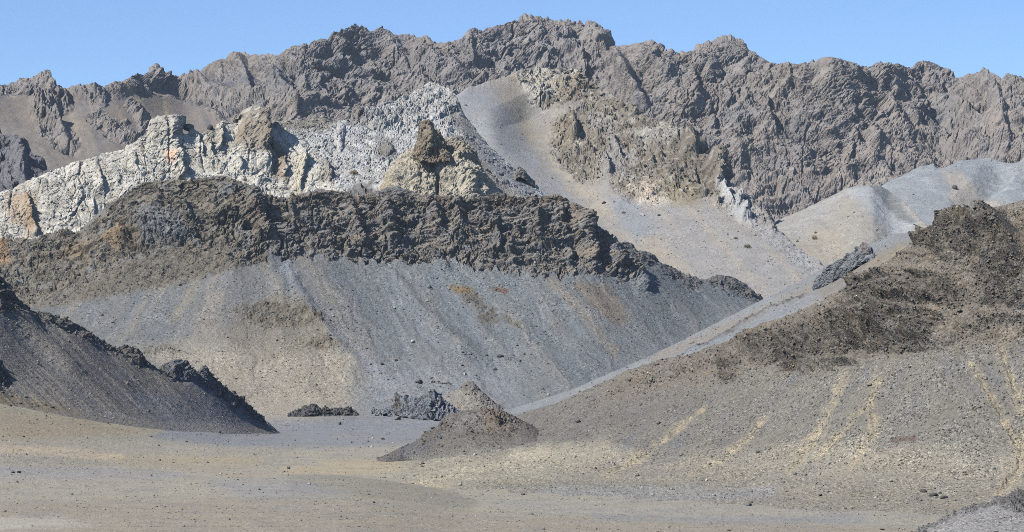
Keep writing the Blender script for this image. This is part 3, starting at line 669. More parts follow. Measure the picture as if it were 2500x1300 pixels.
GR.tint(GR.poly([(400,1040),(660,1000),(1300,1000),(1300,1080),(1020,1084),(800,1095),(560,1092),(380,1070)], 10), C(128, 130, 133), 0.9)
GR.tint(GR.stroke([(-160,1098),(0,1097),(150,1104),(290,1116)], 11, 0.7, warp=.4), C(188, 170, 142), 0.8)
GR.tint(GR.stroke([(290,1116),(420,1122),(560,1125),(640,1124)], 7, 0.9, warp=.4), C(168, 152, 122), 0.6)
GR.tint(GR.poly([(280,1122),(560,1112),(660,1130),(560,1148),(300,1140)], 10), C(156, 145, 122), 0.45)
GR.tint(GR.stroke([(690,1150),(800,1148)], 9, 0.9, warp=.4), C(176, 158, 122), 0.6); GR.tint(GR.stroke([(540,1172),(640,1168)], 8, 0.9, warp=.4), C(164, 142, 112), 0.6)
GR.tint(GR.poly([(780,1125),(960,1125),(1000,1150),(820,1160)], 8), C(172, 157, 124), 0.6)
GR.tint(GR.poly([(-200,1150),(200,1150),(460,1165),(420,1185),(-200,1190)], 12), C(142, 140, 140), 0.6)
GR.tint(GR.poly([(700,1165),(1050,1190),(1180,1225),(1150,1250),(700,1225)], 12), C(122, 117, 105), 0.5)
GR.tint(GR.poly([(500,1190),(760,1190),(860,1230),(600,1240)], 16), C(138, 137, 137), 0.6)
GR.tint(GR.poly([(-200,1250),(700,1235),(1300,1255),(2000,1275),(2300,1290),(2660,1420),(-200,1420)], 14), C(140, 130, 115), 0.55)
GR.tint(GR.poly([(1150,1215),(1500,1220),(1900,1228),(2300,1242),(2250,1285),(1700,1270),(1250,1250)], 10), C(148, 143, 134), 0.6)
GR.tint(GR.stroke([(1450,1262),(1800,1272),(2100,1268)], 9, 0.9, warp=.4), C(130, 133, 137), 0.6)
GR.tint(GR.poly([(-200,1280),(160,1285),(240,1310),(-200,1330)], 10), C(172, 166, 154), 0.6)
gw = fbm(GR.px/190, GR.py/11, 5, 14, 0.6)
GR.tint(smooth(0.05, .5, gw), C(150, 143, 127), 0.45); GR.tint(smooth(0.05, .5, -gw), C(126, 126, 126), 0.45)
GR.mottle(16, 0.1, 1, 0.04)
GR.finish(M_PLAIN)

# ================================================================== right hill
rr = [(820,1172),(900,1162),(1000,1140),(1080,1112),(1150,1085),(1200,1052),(1240,1024),(1280,1006),(1350,985),(1400,965),(1450,942),(1500,923),(1550,899),(1640,880),(1700,864),(1760,842),(1830,809),(1900,778),(1958,755),(2010,735),(2056,715),(2100,683),(2150,648),(2200,615),(2230,592),(2268,562),(2276,550),(2300,540),(2330,520),(2370,514),(2410,516),(2430,510),(2500,488),(2580,462)]
def hd(x): return float(np.interp(x, [820,1000,1250,1560,1800,2100,2270,2500,2580], [1010,1100,1200,1130,1060,985,945,915,905]))
H = Sheet('right_hill', 820, 2580, [
    [(820,1192,905),(1000,1206,885),(1100,1222,850),(1300,1262,775),(1600,1276,750),(2100,1290,728),(2580,1280,735)],
    [(820,1182,960),(1000,1178,950),(1250,1168,945),(1500,1165,915),(1800,1160,880),(2100,1165,830),(2580,1145,800)],
    [(820,1177,990),(1000,1152,1050),(1250,1078,1110),(1500,1020,1050),(1800,960,975),(2100,900,902),(2300,860,866),(2580,830,842)],
    [(x, y, hd(x)) for x, y in rr]], back=(120, 40), seed=20, ext=(0, 650), jag=2.5, step=2.6, ystep=[4.5, 2.6, 1.55])
hr = H.poly([(1560,900),(1700,850),(1820,790),(1960,740),(2060,705),(2150,625),(2280,555),(2380,510),(2600,470),(3400,450),(3400,850),(2600,840),(2440,840),(2280,850),(2150,865),(2050,890),(1960,910),(1880,900),(1750,930),(1600,950),(1480,975),(1450,950)], 30)
hp = smooth(-0.15, 0.3, fbm(H.a/26, H.b/16, 4, 31, 0.55))
darkb = np.zeros_like(H.rock)
for pts in ([(2080,700),(2200,685),(2320,690),(2360,720),(2340,750),(2200,750),(2080,735)], [(2230,590),(2300,540),(2420,520),(2480,570),(2490,640),(2400,640),(2280,610)], [(2060,780),(2130,770),(2240,770),(2300,800),(2280,850),(2150,860),(2050,870)], [(1800,840),(1960,790),(2060,790),(2050,880),(1960,905),(1860,880)], [(1760,880),(1800,870),(1800,930),(1765,940)], [(2380,650),(2500,640),(2500,760),(2420,740)]):
    darkb = np.maximum(darkb, H.poly(pts, 16))
H.rock = np.clip(hr*(0.35+0.35*hp)+0.7*darkb+0.1, 0.05, 1)
upH = smooth(0, 0.10, H.crest-H.k)*0.8+0.2
H.craggy(H.rock*hr*upH, 9, 2.4, 1.5, 12, 2, 0.4, 2.6, 0.6, 0.15, seed=1)
H.craggy(darkb*upH, 9, 5.4, 1.5, 6, 3, 0.42, 2.6, 0.5, 0.15, seed=2)
for pts, hh in (([(2070,712),(2150,692),(2240,690),(2340,706)],4), ([(2050,748),(2150,742),(2250,745),(2350,752)],3), ([(1950,906),(2030,893),(2110,884)],3.2), ([(2000,792),(2100,776),(2260,770),(2320,790)],3.6), ([(1790,858),(1880,830),(1990,802)],3), ([(2270,612),(2380,602),(2480,604)],3), ([(2400,668),(2500,650)],3), ([(2080,842),(2180,834),(2290,840)],3.2), ([(1640,912),(1740,886),(1800,872)],2), ([(2380,740),(2500,720)],2.6), ([(1880,876),(1960,850),(2040,842)],2.4), ([(1500,955),(1580,925),(1680,900)],1.5), ([(2340,800),(2440,780),(2540,785)],2.2)):
    H.rib(pts, hh, 9, 46, 0.0, 1.0)
H.bump(2390, 595, 120, 55, 6); H.bump(2180, 812, 170, 50, 5); H.bump(2210, 722, 150, 34, 4); H.bump(1920, 850, 120, 40, 3)
H.strata(hr*upH, 3.4, 0.9, 8, 7); H.crack(np.clip(0.35*hr+darkb, 0, 1), 6, 2.0, 0.45, 4, 0.13, 2); H.crack(np.clip(0.3*hr+darkb, 0, 1), 3, 1.0, 0.6, 2, 0.14, 3)
for pts, h, wl, wr in (([(2180,770),(2190,850)],5,40,12), ([(2090,780),(2110,840)],5,34,12), ([(1990,810),(2000,870)],4,30,12), ([(2440,520),(2480,600),(2500,680)],6,50,20), ([(2140,620),(2080,680),(2020,730)],2.0,20,10), ([(2250,775),(2260,840)],4,30,10)):
    H.rib(pts, h, wl, wr, 0.2)
hx = H.px + 0.62*(H.py-900)*smooth(2400, 2000, H.px) - 0.5*(H.py-850)*smooth(2250, 2450, H.px)
hx = hx + 22*fbm(H.px/50, H.py/50, 3, 48)
h1 = fbm(hx/40, H.py/200, 4, 41, 0.55)
H.disp += ((1-hr)*(0.5*h1*smooth(1180, 1050, H.py)) + 0.30*fbm(H.a/2.2, H.b/2.2, 3, 43)+0.8*fbm(H.a/18, H.b/18, 3, 44)).astype(f32)
H.col[:] = C(116, 112, 104)
H.tint(smooth(0.05, .45, h1)*(1-hr), C(122, 118, 108), 0.5); H.tint(smooth(0.05, .45, -h1)*(1-hr), C(102, 103, 106), 0.5)
H.tint(H.poly([(1250,1030),(1450,960),(1700,940),(1750,1010),(1400,1070),(1280,1090)], 20), C(109, 104, 98), 0.7)
H.tint(H.poly([(820,1175),(1000,1120),(1200,1100),(1480,1080),(1560,1110),(1400,1160),(1150,1200),(950,1200)], 18), C(162, 154, 135), 0.7)
H.tint(H.stroke([(1000,1180),(1150,1150),(1290,1115),(1330,1105)], 12, 0.9), C(184, 174, 148), 0.45)
H.tint(H.stroke([(840,1166),(960,1176),(1100,1192)], 7, 0.9), C(186, 172, 140), 0.6)
H.tint(H.poly([(1450,1130),(2000,1080),(2500,1110),(3400,1110),(3400,1300),(1200,1300),(1150,1205)], 30), C(142, 135, 121), 0.8)
H.tint(H.poly([(1300,1190),(1900,1190),(1880,1220),(1350,1225)], 14), C(140, 142, 144), 0.5)
for pts, w in (([(1715,1000),(1640,1060),(1560,1120),(1480,1160)],9), ([(1865,1020),(1830,1070),(1760,1120),(1690,1160)],8), ([(2060,915),(2030,990),(1995,1060),(1960,1110),(1930,1150)],13), ([(2140,930),(2125,1000),(2140,1040),(2110,1090),(2080,1130)],12), ([(2110,985),(2050,1060),(2000,1110)],8), ([(2375,890),(2420,970),(2460,1050),(2490,1100)],9), ([(2440,840),(2470,930),(2500,1000)],13), ([(2500,1060),(2490,1140),(2440,1200)],12)):
    H.tint(H.stroke(pts, w*0.8, 0.95, -0.4, 1.1)*np.clip(0.75+1.3*H.brk, 0, 1), C(162, 149, 124), 0.85)
    H.rib(pts, -0.7, 9, 9, 0.0, 0.8)
H.tint(hr, C(119, 111, 100), 0.85)
H.tint(hr*smooth(0.0, .45, fbm(H.a/14, H.b/8, 4, 47, 0.6)), C(104, 95, 82), 0.7)
H.tint(hr*smooth(0.1, .5, fbm(H.a/11, H.b/8, 4, 53, 0.6)), C(136, 120, 102), 0.55)
H.tint(hr*smooth(0.15, .5, fbm(H.a/13, H.b/8, 4, 59, 0.6)), C(122, 121, 120), 0.7)
H.tint(darkb*np.clip(0.5+1.8*H.brk, 0, 1), C(90, 84, 76), 0.7)
H.tint(darkb*smooth(0.1, .4, fbm(H.a/6, H.b/6, 4, 63, 0.6)), C(118, 112, 104), 0.6)
H.tint(H.stroke([(2180,1073),(2228,1073)], 6, 0.9), C(92, 66, 52), 0.8)
H.tint(H.stroke([(940,1145),(1010,1130),(1100,1105),(1250,1090)], 3.5, 0.9), C(92, 90, 84), 0.5)
H.mottle(9, 0.14, 1, 0.05)
H.finish(M_NEAR)

# ================================================================== knoll in front of the saddle
def on(sheet, px, py, strict=False):
    i = int(np.argmin(np.abs(sheet.px[0]-px))); col = np.where(sheet.k[:, i] <= sheet.crest)[0]
    if strict and (py < sheet.py[col[-1], i]-2 or py > sheet.py[col[0], i]): return 1e9
    j = col[int(np.argmin(np.abs(sheet.py[col, i]-py)))]
    return float(sheet.Q[j, i, 1])
kb = []
for x in np.linspace(915, 1335, 22):
    y = float(np.interp(x, [915,1000,1150,1290,1335], [1133,1127,1112,1094,1084]))
    kb.append((float(x), y+6, min(on(H, x, y, True), on(GR, x, y, True))+2.5))
ko = lambda x: float(np.interp(x, [p[0] for p in kb], [p[2] for p in kb]))
K = Sheet('knoll', 915, 1335, [
    kb,
    [(x, y, ko(x)+28) for x, y in ((915,1128),(1000,1088),(1060,1062),(1150,1048),(1240,1052),(1300,1062),(1335,1074))],
    [(x, y, ko(x)+60) for x, y in ((915,1122),(960,1102),(1000,1085),(1040,1062),(1075,1034),(1105,1014),(1135,1003),(1180,997),(1215,1002),(1245,1014),(1275,1026),(1305,1042),(1335,1060))]], back=(50, 16), seed=21, step=1.8)
kr = K.poly([(1070,1020),(1180,985),(1240,1010),(1280,1040),(1240,1065),(1100,1065),(1030,1070)], 12)
K.rock = np.clip(kr*0.9+0.2, 0, 1)
upK = smooth(0, 0.10, K.crest-K.k)*0.7+0.3
K.craggy(kr*upK*0.8+0.15, 6, 1.8, 1.3, 25, 3, 0.5, seed=1)
K.rib([(1195,1010),(1210,1030),(1220,1055)], 2.0, 24, 16, 0.2); K.rib([(1110,1025),(1080,1055)], 1.5, 24, 10, 0.2)
K.disp += 0.35*fbm(K.a/2.5, K.b/2.5, 4, 4)
K.col[:] = C(104, 99, 93); K.tint(K.poly([(1100,1030),(1170,1010),(1180,1035),(1110,1050)], 12), C(128, 124, 120), 0.6)
K.tint(K.poly([(1180,1000),(1230,1015),(1250,1050),(1190,1050)], 10), C(124, 106, 86), 0.45); K.tint(K.poly([(1130,985),(1200,980),(1200,1000),(1140,1005)], 8), C(110, 94, 82), 0.5)
K.tint(K.poly([(960,1095),(1080,1060),(1050,1110),(980,1120)], 10), C(92, 93, 96), 0.6)
K.tint(smooth(0.55, 0.0, K.k+0.25*K.brk), C(122, 118, 110), 0.85)
K.mottle(6, 0.18, 1, 0.06); K.finish(M_NEAR)

# ================================================================== left spur
ls = [(-60,655),(0,672),(20,690),(40,715),(60,745),(75,756),(110,765),(140,775),(190,790),(240,822),(280,850),(310,850),(330,855),(350,875),(385,901),(400,890),(425,889),(450,905),(480,913),(490,905),(505,908),(520,925),(545,945),(560,960),(600,990),(630,1012),(650,1028),(675,1050),(700,1070),(720,1080)]
def ld_(x): return float(np.interp(x, [-60,0,200,400,560,720], [1405,1415,1455,1500,1548,1610]))
I = Sheet('left_spur', -60, 720, [
    [(-60,1012,1205),(0,1022,1225),(150,1047,1245),(250,1064,1265),(400,1080,1320),(550,1080,1410),(720,1082,1570)],
    [(-60,970,1280),(0,974,1295),(150,995,1315),(250,1015,1335),(400,1032,1395),(550,1036,1480),(720,1060,1595)],
    [(x, y, ld_(x)) for x, y in ls]], back=(60, 25), seed=22, jag=3, step=2.4, ext=(500, 0))
ir = I.stroke([(0,690),(60,750),(150,785),(250,830),(340,870),(420,900),(500,920),(560,965),(640,1015)], 17, 0.5)
ir = np.maximum(ir, I.poly([(-60,660),(0,680),(65,745),(60,770),(-60,750)], 8)); ir = np.maximum(ir, I.poly([(-60,880),(0,885),(25,920),(20,950),(-60,945)], 9))
ir = np.maximum(ir, I.poly([(300,848),(345,858),(370,900),(340,895)], 6)); ir = np.maximum(ir, I.poly([(395,888),(450,890),(520,915),(500,940),(420,925)], 8))
I.rock = np.clip(ir*0.95, 0.05, 1)
upI = smooth(0, 0.08, I.crest-I.k)*0.6+0.4
I.craggy(ir*upI, 10, 4.5, 1.2, 30, 3, 0.5, seed=1)
i1 = fbm((I.px-1.05*(I.py-800))/42, I.py/700, 4, 5, 0.55)
I.disp += ((1-ir)*(1.6*i1*smooth(1030, 980, I.py)) + 0.22*fbm(I.a/2.4, I.P[..., 1]/4, 3, 7)).astype(f32)
I.rib([(30,740),(90,830),(200,930)], 2.5, 30, 40, 0.4, 0.3)
I.col[:] = C(122, 116, 108); I.tint(smooth(0, .4, i1), C(130, 124, 113), 0.7); I.tint(smooth(0.05, .4, -i1), C(107, 107, 108), 0.6)
I.tint(I.poly([(-60,950),(0,960),(150,985),(200,1010),(-60,1000)], 12), C(120, 108, 88), 0.7)
I.tint(I.poly([(300,960),(560,960),(680,1040),(480,1050),(350,1010)], 20), C(122, 122, 124), 0.6)
I.tint(smooth(0.95, 0.2, I.k+0.3*I.brk)*smooth(300, 480, I.px), C(124, 124, 124), 0.8); I.tint(smooth(0.8, 0.1, I.k+0.3*I.brk)*smooth(330, 180, I.px), C(132, 121, 103), 0.8)
I.tint(ir, C(96, 92, 87), 0.8); I.tint(I.poly([(395,888),(450,890),(520,915),(500,960),(420,925)], 8), C(118, 120, 124), 0.6)
I.tint(I.stroke([(250,1005),(330,1022)], 3, 0.7, warp=.2), C(150, 148, 146), 0.6)
I.mottle(10, 0.14, 1, 0.04)
I.finish(M_HILL)

# near bank in the bottom right corner
NB = Sheet('near_bank', 2160, 2600, [
    [(2160,1420,480),(2600,1420,480)],
    [(2160,1340,590),(2220,1306,600),(2300,1268,605),(2360,1240,608),(2400,1228,610),(2440,1212,612),(2500,1200,615),(2600,1172,620)]], back=(30, 9), seed=23, step=2.4, ext=(0, 700))
nr = NB.stroke([(2200,1315),(2300,1270),(2400,1230),(2520,1198),(2600,1175)], 9, 0.7); nr = np.maximum(nr, NB.poly([(2430,1212),(2600,1175),(2600,1270),(2500,1258),(2440,1235)], 10))
NB.rock = np.clip(nr, 0.1, 1); NB.craggy(nr, 3, 1.0, 1, 0, 3, 0.5, seed=1); NB.disp += 0.15*fbm(NB.a/1.5, NB.b/1.5, 3, 3)
NB.col[:] = C(140, 137, 133); NB.tint(nr, C(92, 89, 86), 0.85); NB.mottle(4, 0.2, 1, 0.04)
NB.finish(M_NEAR)
print('terrain', round(time.time()-T0, 1), 's', sum(s.px.size for s in SHEETS), 'verts')

# ================================================================== smaller rock masses
def outcrop(name, label, crestpts, basepts, dbase, depth, mat, col, L, amp, seed, step=1.3, stretch=1.5, angle=0, backz=6, cat='rock outcrop', crackd=0.5, jag=3, group=None, under=None):
    x0, x1 = crestpts[0][0], crestpts[-1][0]
    dx = (lambda x: on(under, x, float(np.interp(x, [p[0] for p in basepts], [p[1] for p in basepts])))-2.0) if under else (lambda x: dbase)
    xm = np.linspace(x0, x1, 14)
    if under: basepts = [(float(x), float(np.interp(x, [p[0] for p in basepts], [p[1] for p in basepts]))+5) for x in xm]
    mid = [(x, (np.interp(x, [p[0] for p in crestpts], [p[1] for p in crestpts])*0.45+np.interp(x, [p[0] for p in basepts], [p[1] for p in basepts])*0.55), dx(x)+depth*0.35) for x in xm]
    o = Sheet(name, x0, x1, [[(x, y, dx(x)) for x, y in basepts], mid, [(x, y, dx(x)+depth) for x, y in crestpts]], step=step, back=(depth*1.2, backz), seed=seed, jag=jag)
    o.rock[:] = 1
    e = smooth(0, 0.1, o.crest-o.k)*0.6+0.4
    o.craggy(e, L, amp, stretch, angle, 4, 0.52, 2.1, 0.6, 0.3, seed=1)
    o.crack(e, L*0.7, amp*crackd, stretch*1.2, angle, 0.08, 1)
    o.col[:] = C(*col); o.mottle(L*0.8, 0.25, 1, 0.06)
    o.lab = (label, cat, group); o.m = mat
    return o
def done(o): return o.finish(o.m, *o.lab)

TC = outcrop('twin_crag', 'tall tan twin crag split by a dark cleft, above the dark cliff band',
    [(890,492),(915,470),(936,440),(950,412),(968,392),(992,380),(1008,362),(1030,350),(1048,352),(1062,362),(1076,356),(1092,342),(1112,338),(1128,350),(1146,356),(1160,378),(1172,404),(1190,430),(1205,462),(1222,476),(1240,494)],
    [(890,504),(1050,512),(1240,508)], 2118, 70, M_MID, (178, 168, 148), 20, 6.0, 31, stretch=0.7, angle=38, backz=16, cat='crag', crackd=0.35)
TC.rib([(1050,376),(1068,420),(1070,490)], -6, 10, 9, 0.0, 0.8); TC.rib([(985,400),(960,470)], 4, 30, 14, 0.2); TC.rib([(1120,360),(1150,420),(1165,480)], 4, 40, 16, 0.2)
TC.crack(1.0, 10, 1.4, 0.3, 38, 0.08, 6); TC.strata(1.0, 2.0, 0.5, -34, 7)
TC.tint(TC.poly([(1040,340),(1120,335),(1170,380),(1190,440),(1150,400),(1100,365)], 10), C(138, 126, 108), 0.5)
TC.tint(TC.poly([(905,480),(930,440),(965,480),(950,510)], 10), C(160, 143, 118), 0.5)
done(TC)
RT = outcrop('rock_tower', 'dark brown rock tower standing on top of the tan twin crag',
    [(1008,380),(1016,352),(1022,322),(1029,303),(1040,294),(1050,293),(1060,304),(1063,318),(1072,326),(1084,344),(1090,362),(1098,382)],
    [(1008,392),(1045,398),(1098,392)], 2150, 18, M_MID, (138, 125, 107), 7, 3.4, 32, step=1.2, stretch=1.2, backz=22, cat='rock tower')
RT.rib([(1040,296),(1050,335),(1046,380)], 4.5, 24, 14, 0.0); done(RT)
CO = outcrop('chute_outcrop', 'narrow grey rock rib beside the pale scree chute',
    [(1256,432),(1262,408),(1270,404),(1280,414),(1290,428),(1300,440),(1306,450)], [(1256,440),(1280,440),(1306,452)], 2300, 8, M_MID, (124, 120, 112), 5, 1.6, 33, backz=4, under=Cg); done(CO)
JO = outcrop('jagged_outcrop', 'long jagged blue-grey rock outcrop on the gravel left of the knoll',
    [(905,1003),(930,996),(950,986),(965,976),(985,970),(1010,966),(1035,968),(1060,963),(1076,972),(1092,982),(1108,994),(1125,1004),(1142,1012)],
    [(905,1008),(980,1013),(1060,1024),(1142,1024)], 1655, 18, M_HILL, (130, 133, 138), 5, 3.4, 34, step=1.1, stretch=2.6, angle=-8, backz=9, crackd=0.9, under=F)
for xx in (968, 990, 1012, 1030, 1060): JO.rib([(xx, 968), (xx+4, 990), (xx-2, 1012)], 3.0, 12, 6, 0.0, 0.5)
JO.rib([(1064,966),(1060,990),(1058,1020)], 3.0, 10, 30, 0.0, 0.3)
JO.tint(JO.poly([(960,985),(975,975),(982,1005),(965,1008)], 4), C(126, 108, 92), 0.6); done(JO)
LO = outcrop('low_outcrop', 'low broken dark rock ledge on the flat gravel left of the jagged outcrop',
    [(702,1008),(730,1001),(745,995),(758,988),(772,988),(785,996),(800,994),(815,998),(832,996),(850,996),(872,1003)], [(702,1012),(780,1012),(872,1008)], 1665, 8, M_HILL, (96, 95, 94), 3, 1.6, 35, step=1.1, stretch=1.3, backz=3, under=F); done(LO)
SO = outcrop('slab_outcrop', 'tilted blue-grey slab of rock on the skyline ridge above the dry wash',
    [(1984,698),(2000,676),(2022,655),(2030,646),(2052,632),(2080,616),(2104,599),(2116,597),(2124,606),(2134,622)], [(1984,702),(2020,694),(2060,670),(2100,644),(2134,630)], 1560, 12, M_HILL, (126, 128, 129), 6, 2.2, 36, stretch=0.4, angle=-32, backz=8, jag=2, under=G)
SO.tint(SO.poly([(2104,596),(2122,596),(2126,625),(2112,625)], 4), C(118, 100, 90), 0.5); done(SO)
CM = outcrop('small_mound', None, [(1070,974),(1100,959),(1120,951),(1130,938),(1142,931),(1155,933),(1166,943),(1180,957),(1192,970),(1206,982),(1224,994)],
    [(1070,992),(1130,998),(1224,1004)], 1640, 22, M_HILL, (133, 128, 120), 5, 0.9, 37, step=1.3, stretch=1.2, backz=8, cat=None, jag=1, under=F)
CM.tint(CM.poly([(1118,945),(1140,928),(1165,936),(1170,952),(1130,956)], 5), C(106, 101, 96), 0.8); CM.tint(CM.stroke([(1166,943),(1192,970),(1220,992)], 6, 0.8), C(96, 95, 94), 0.7)
done(CM)

# ================================================================== what stands on the ground
allQ = np.concatenate([s_.Q.reshape(-1, 3) for s_ in SHEETS]); allN = np.concatenate([s_.N.reshape(-1, 3) for s_ in SHEETS])
allI = np.concatenate([np.full(s_.px.size, i, np.int16) for i, s_ in enumerate(SHEETS)])
allR = np.concatenate([np.clip(s_.rock, 0, 1).reshape(-1) for s_ in SHEETS])
qx = allQ[:, 0]/allQ[:, 1]*FPX+1250; qy = YH-(allQ[:, 2]-CAMH)/allQ[:, 1]*FPX
CELL = 3.0; BW, BH = int(2500/CELL)+1, int(1300/CELL)+1
bi = (qx/CELL).astype(np.int64); bj = (qy/CELL).astype(np.int64)
ok = np.where((bi >= 0) & (bi < BW) & (bj >= 0) & (bj < BH))[0]
ok = ok[np.argsort(-allQ[ok, 1], kind='stable')]
ZB = np.full((BH, BW), -1, np.int64); ZB[bj[ok], bi[ok]] = ok
for sh in ((0, 1), (0, -1), (1, 0), (-1, 0)):            # close the gaps between the points of nearer ground
    N_ = np.roll(ZB, sh, (0, 1)); dz_ = np.where(N_ >= 0, allQ[N_, 1], 1e9); d0_ = np.where(ZB >= 0, allQ[ZB, 1], 1e8)
    ZB = np.where(dz_ < d0_-10, N_, ZB)
def surf(px, py):
    """the terrain point seen at a pixel"""
    i, j = int(px/CELL), int(py/CELL)
    for r in range(0, 4):
        sub = ZB[max(0, j-r):j+r+1, max(0, i-r):i+r+1]; sub = sub[sub >= 0]
        if len(sub): break
    k = sub[np.argsort(allQ[sub, 1])[len(sub)//2]]
    return k

def stone_mat(name, col, var=0.3):
    m = bpy.data.materials.new(name); m.use_nodes = True; nt = m.node_tree; L = nt.links
    bs = nt.nodes['Principled BSDF']; bs.inputs['Roughness'].default_value = 0.95; bs.inputs['Specular IOR Level'].default_value = 0.1
    tc = nt.nodes.new('ShaderNodeTexCoord'); no = nt.nodes.new('ShaderNodeTexNoise'); no.inputs['Scale'].default_value = 2.5; no.inputs['Detail'].default_value = 6
    no.inputs['Roughness'].default_value = 0.7
    L.new(tc.outputs['Object'], no.inputs['Vector'])
    mp = nt.nodes.new('ShaderNodeMapRange'); mp.inputs['To Min'].default_value = 1-var*1.4; mp.inputs['To Max'].default_value = 1+var*1.4
    L.new(no.outputs[0], mp.inputs[0])
    vm = nt.nodes.new('ShaderNodeVectorMath'); vm.operation = 'SCALE'; vm.inputs[0].default_value = [float(c) for c in C(*col)]
    L.new(mp.outputs[0], vm.inputs['Scale']); L.new(vm.outputs[0], bs.inputs['Base Color'])
    bp = nt.nodes.new('ShaderNodeBump'); bp.inputs['Strength'].default_value = 0.6; bp.inputs['Distance'].default_value = 0.15
    L.new(no.outputs[0], bp.inputs['Height']); L.new(bp.outputs[0], bs.inputs['Normal'])
    return m
MS = {'dark': stone_mat('dark_stone', (84, 82, 80)), 'grey': stone_mat('grey_stone', (122, 120, 118)), 'pale': stone_mat('pale_stone', (196, 192, 184)), 'brown': stone_mat('brown_stone', (112, 98, 82)), 'blue': stone_mat('blue_grey_stone', (97, 101, 105))}
import bmesh
def boulder_mesh(seed):
    bm = bmesh.new(); bmesh.ops.create_icosphere(bm, subdivisions=3, radius=1.0)
    rg = np.random.default_rng(seed)
    planes = rg.normal(size=(11, 3)); planes /= np.linalg.norm(planes, axis=1, keepdims=True); off = rg.uniform(0.55, 0.92, 11)
    for v in bm.verts:
        p = np.array(v.co); t = planes@p
        m = np.min(np.where(t > 1e-3, off/np.maximum(t, 1e-3), 9.0)); r = min(1.0, m)
        p = p*r*(1+0.10*float(perlin(p[0]*2.3+seed, p[1]*2.3+p[2]*1.9, seed)))
        v.co = p
    me = bpy.data.meshes.new('boulder'); bm.to_mesh(me); bm.free()
    return me
BM = {}
rg = np.random.default_rng(5)
def boulder(px, py, wpx, hpx, kind, label, group=None, cat='boulder', name='boulder', deep=1.0):
    k = surf(px, py); P = allQ[k]; d = P[1]; f = d/FPX
    key = (int(rg.integers(5)), kind)
    if key not in BM:
        me = boulder_mesh(key[0]+3); me.materials.append(MS[kind]); BM[key] = me
    o = bpy.data.objects.new(name, BM[key]); COL.objects.link(o)
    w, h = wpx*f/2, hpx*f*0.62
    o.scale = (w*1.1, w*deep, h); o.rotation_euler = (rg.uniform(-.2, .2), rg.uniform(-.2, .2), rg.uniform(-.5, .5))
    o.location = (float(P[0]), float(P[1]), float(P[2]+h*0.35))
    o['label'] = label; o['category'] = cat
    if group: o['group'] = group
    return o
ONE = [(1220,870,18,7,'dark','flat dark boulder lying alone high on the blue-grey scree fan'),
 (1207,904,10,9,'grey','pale grey pointed boulder on the scree below the flat dark boulder'),
 (1134,917,8,8,'pale','small white boulder just above the peak of the little rubble mound'),
 (1020,934,22,9,'dark','dark low boulder on the gravel above the jagged outcrop'),
 (1051,926,12,5,'grey','small grey boulder right of the dark low boulder above the jagged outcrop'),
 (1005,838,10,9,'pale','white boulder in the middle of the scree fan of the central hill'),
 (970,1021,16,11,'grey','grey boulder on tan sand just below the left end of the jagged outcrop'),
 (828,1037,7,9,'dark','upright dark boulder on the flat between low ledge and jagged outcrop'),
 (935,1068,10,6,'dark','dark boulder on the grey flat left of the knoll'),
 (440,697,10,6,'brown','brown boulder alone high on the left flank of the central hill'),
 (2330,461,14,11,'dark','dark blue boulder alone on the distant pale hill'),
 (460,316,26,20,'grey','grey boulder perched on the crest of the white crag behind its rounded head'),
 (510,311,16,13,'dark','small dark boulder on the crest of the white crag beside the tall brown knob'),
 (1566,525,10,9,'pale','white boulder on the scree right of the pale chute'),
 (1522,520,10,7,'grey','grey boulder at the foot of the rocks right of the pale chute'),
 (1475,496,11,7,'dark','dark boulder at the right edge of the pale chute'),
 (1610,527,9,6,'grey','grey boulder on the scree right of the white boulder by the chute'),
 (702,1142,9,7,'dark','dark boulder on the sandy flat, middle left foreground'),
 (48,1154,10,7,'dark','dark boulder at the far left of the foreground gravel terrace'),
 (43,1176,7,5,'dark','little dark boulder below the one at the far left of the terrace'),
 (1828,1233,15,8,'blue','bluish boulder at the foot of the right hill near the sandy flat'),
 (2003,1211,11,7,'dark','dark boulder at the foot of the right hill under the tan streaks'),
 (1848,1105,13,7,'dark','dark boulder among the pale streaks on the right hill'),
 (1722,1174,8,7,'pale','whitish boulder low on the left part of the right hill'),
 (1939,1163,10,8,'grey','grey boulder low on the right hill, right one of a pair'),
 (1912,1178,10,6,'grey','grey boulder low on the right hill, left one of a pair'),
 (1780,1296,10,5,'dark','dark boulder at the very bottom edge of the sandy flat'),
 (2152,1294,13,5,'brown','flat brown boulder at the bottom edge left of the near bank'),
 (2425,1143,7,6,'blue','small bluish boulder low on the far right slope of the right hill'),
 (2065,1243,6,5,'dark','tiny dark boulder on the sand at the foot of the right hill'),
 (2110,1115,7,6,'blue','bluish small boulder beside the middle tan streak of the right hill'),
 (263,1033,6,5,'dark','small dark boulder at the foot of the left spur, left of centre'),
 (415,1047,6,5,'dark','small dark boulder at the foot of the left spur, towards its tip'),
 (391,1124,6,5,'brown','small brown boulder on the sandy flat below the left spur'),
 (1275,1207,13,5,'dark','flat dark boulder in the grey wash at the foot of the tan fan'),
 (912,1228,6,5,'dark','tiny dark boulder on the brown terrace, centre foreground')]
for a in ONE: boulder(*a)
ORD = ['leftmost'] + [w_+' from the left' for w_ in 'second third fourth fifth sixth seventh eighth ninth tenth eleventh twelfth thirteenth fourteenth fifteenth sixteenth seventeenth eighteenth nineteenth twentieth'.split()] + ['rightmost']
def ordinal(i, n): return ORD[-1] if i == n-1 else ORD[i]
for i, (x, y, w, h) in enumerate(((2252,1205,20,9),(2276,1212,24,10),(2292,1206,9,6),(2306,1216,18,9))):
    boulder(x, y, w, h, 'dark', '%s of the dark boulders clustered above the near bank' % ordinal(i, 4), 'boulder cluster above the near bank')
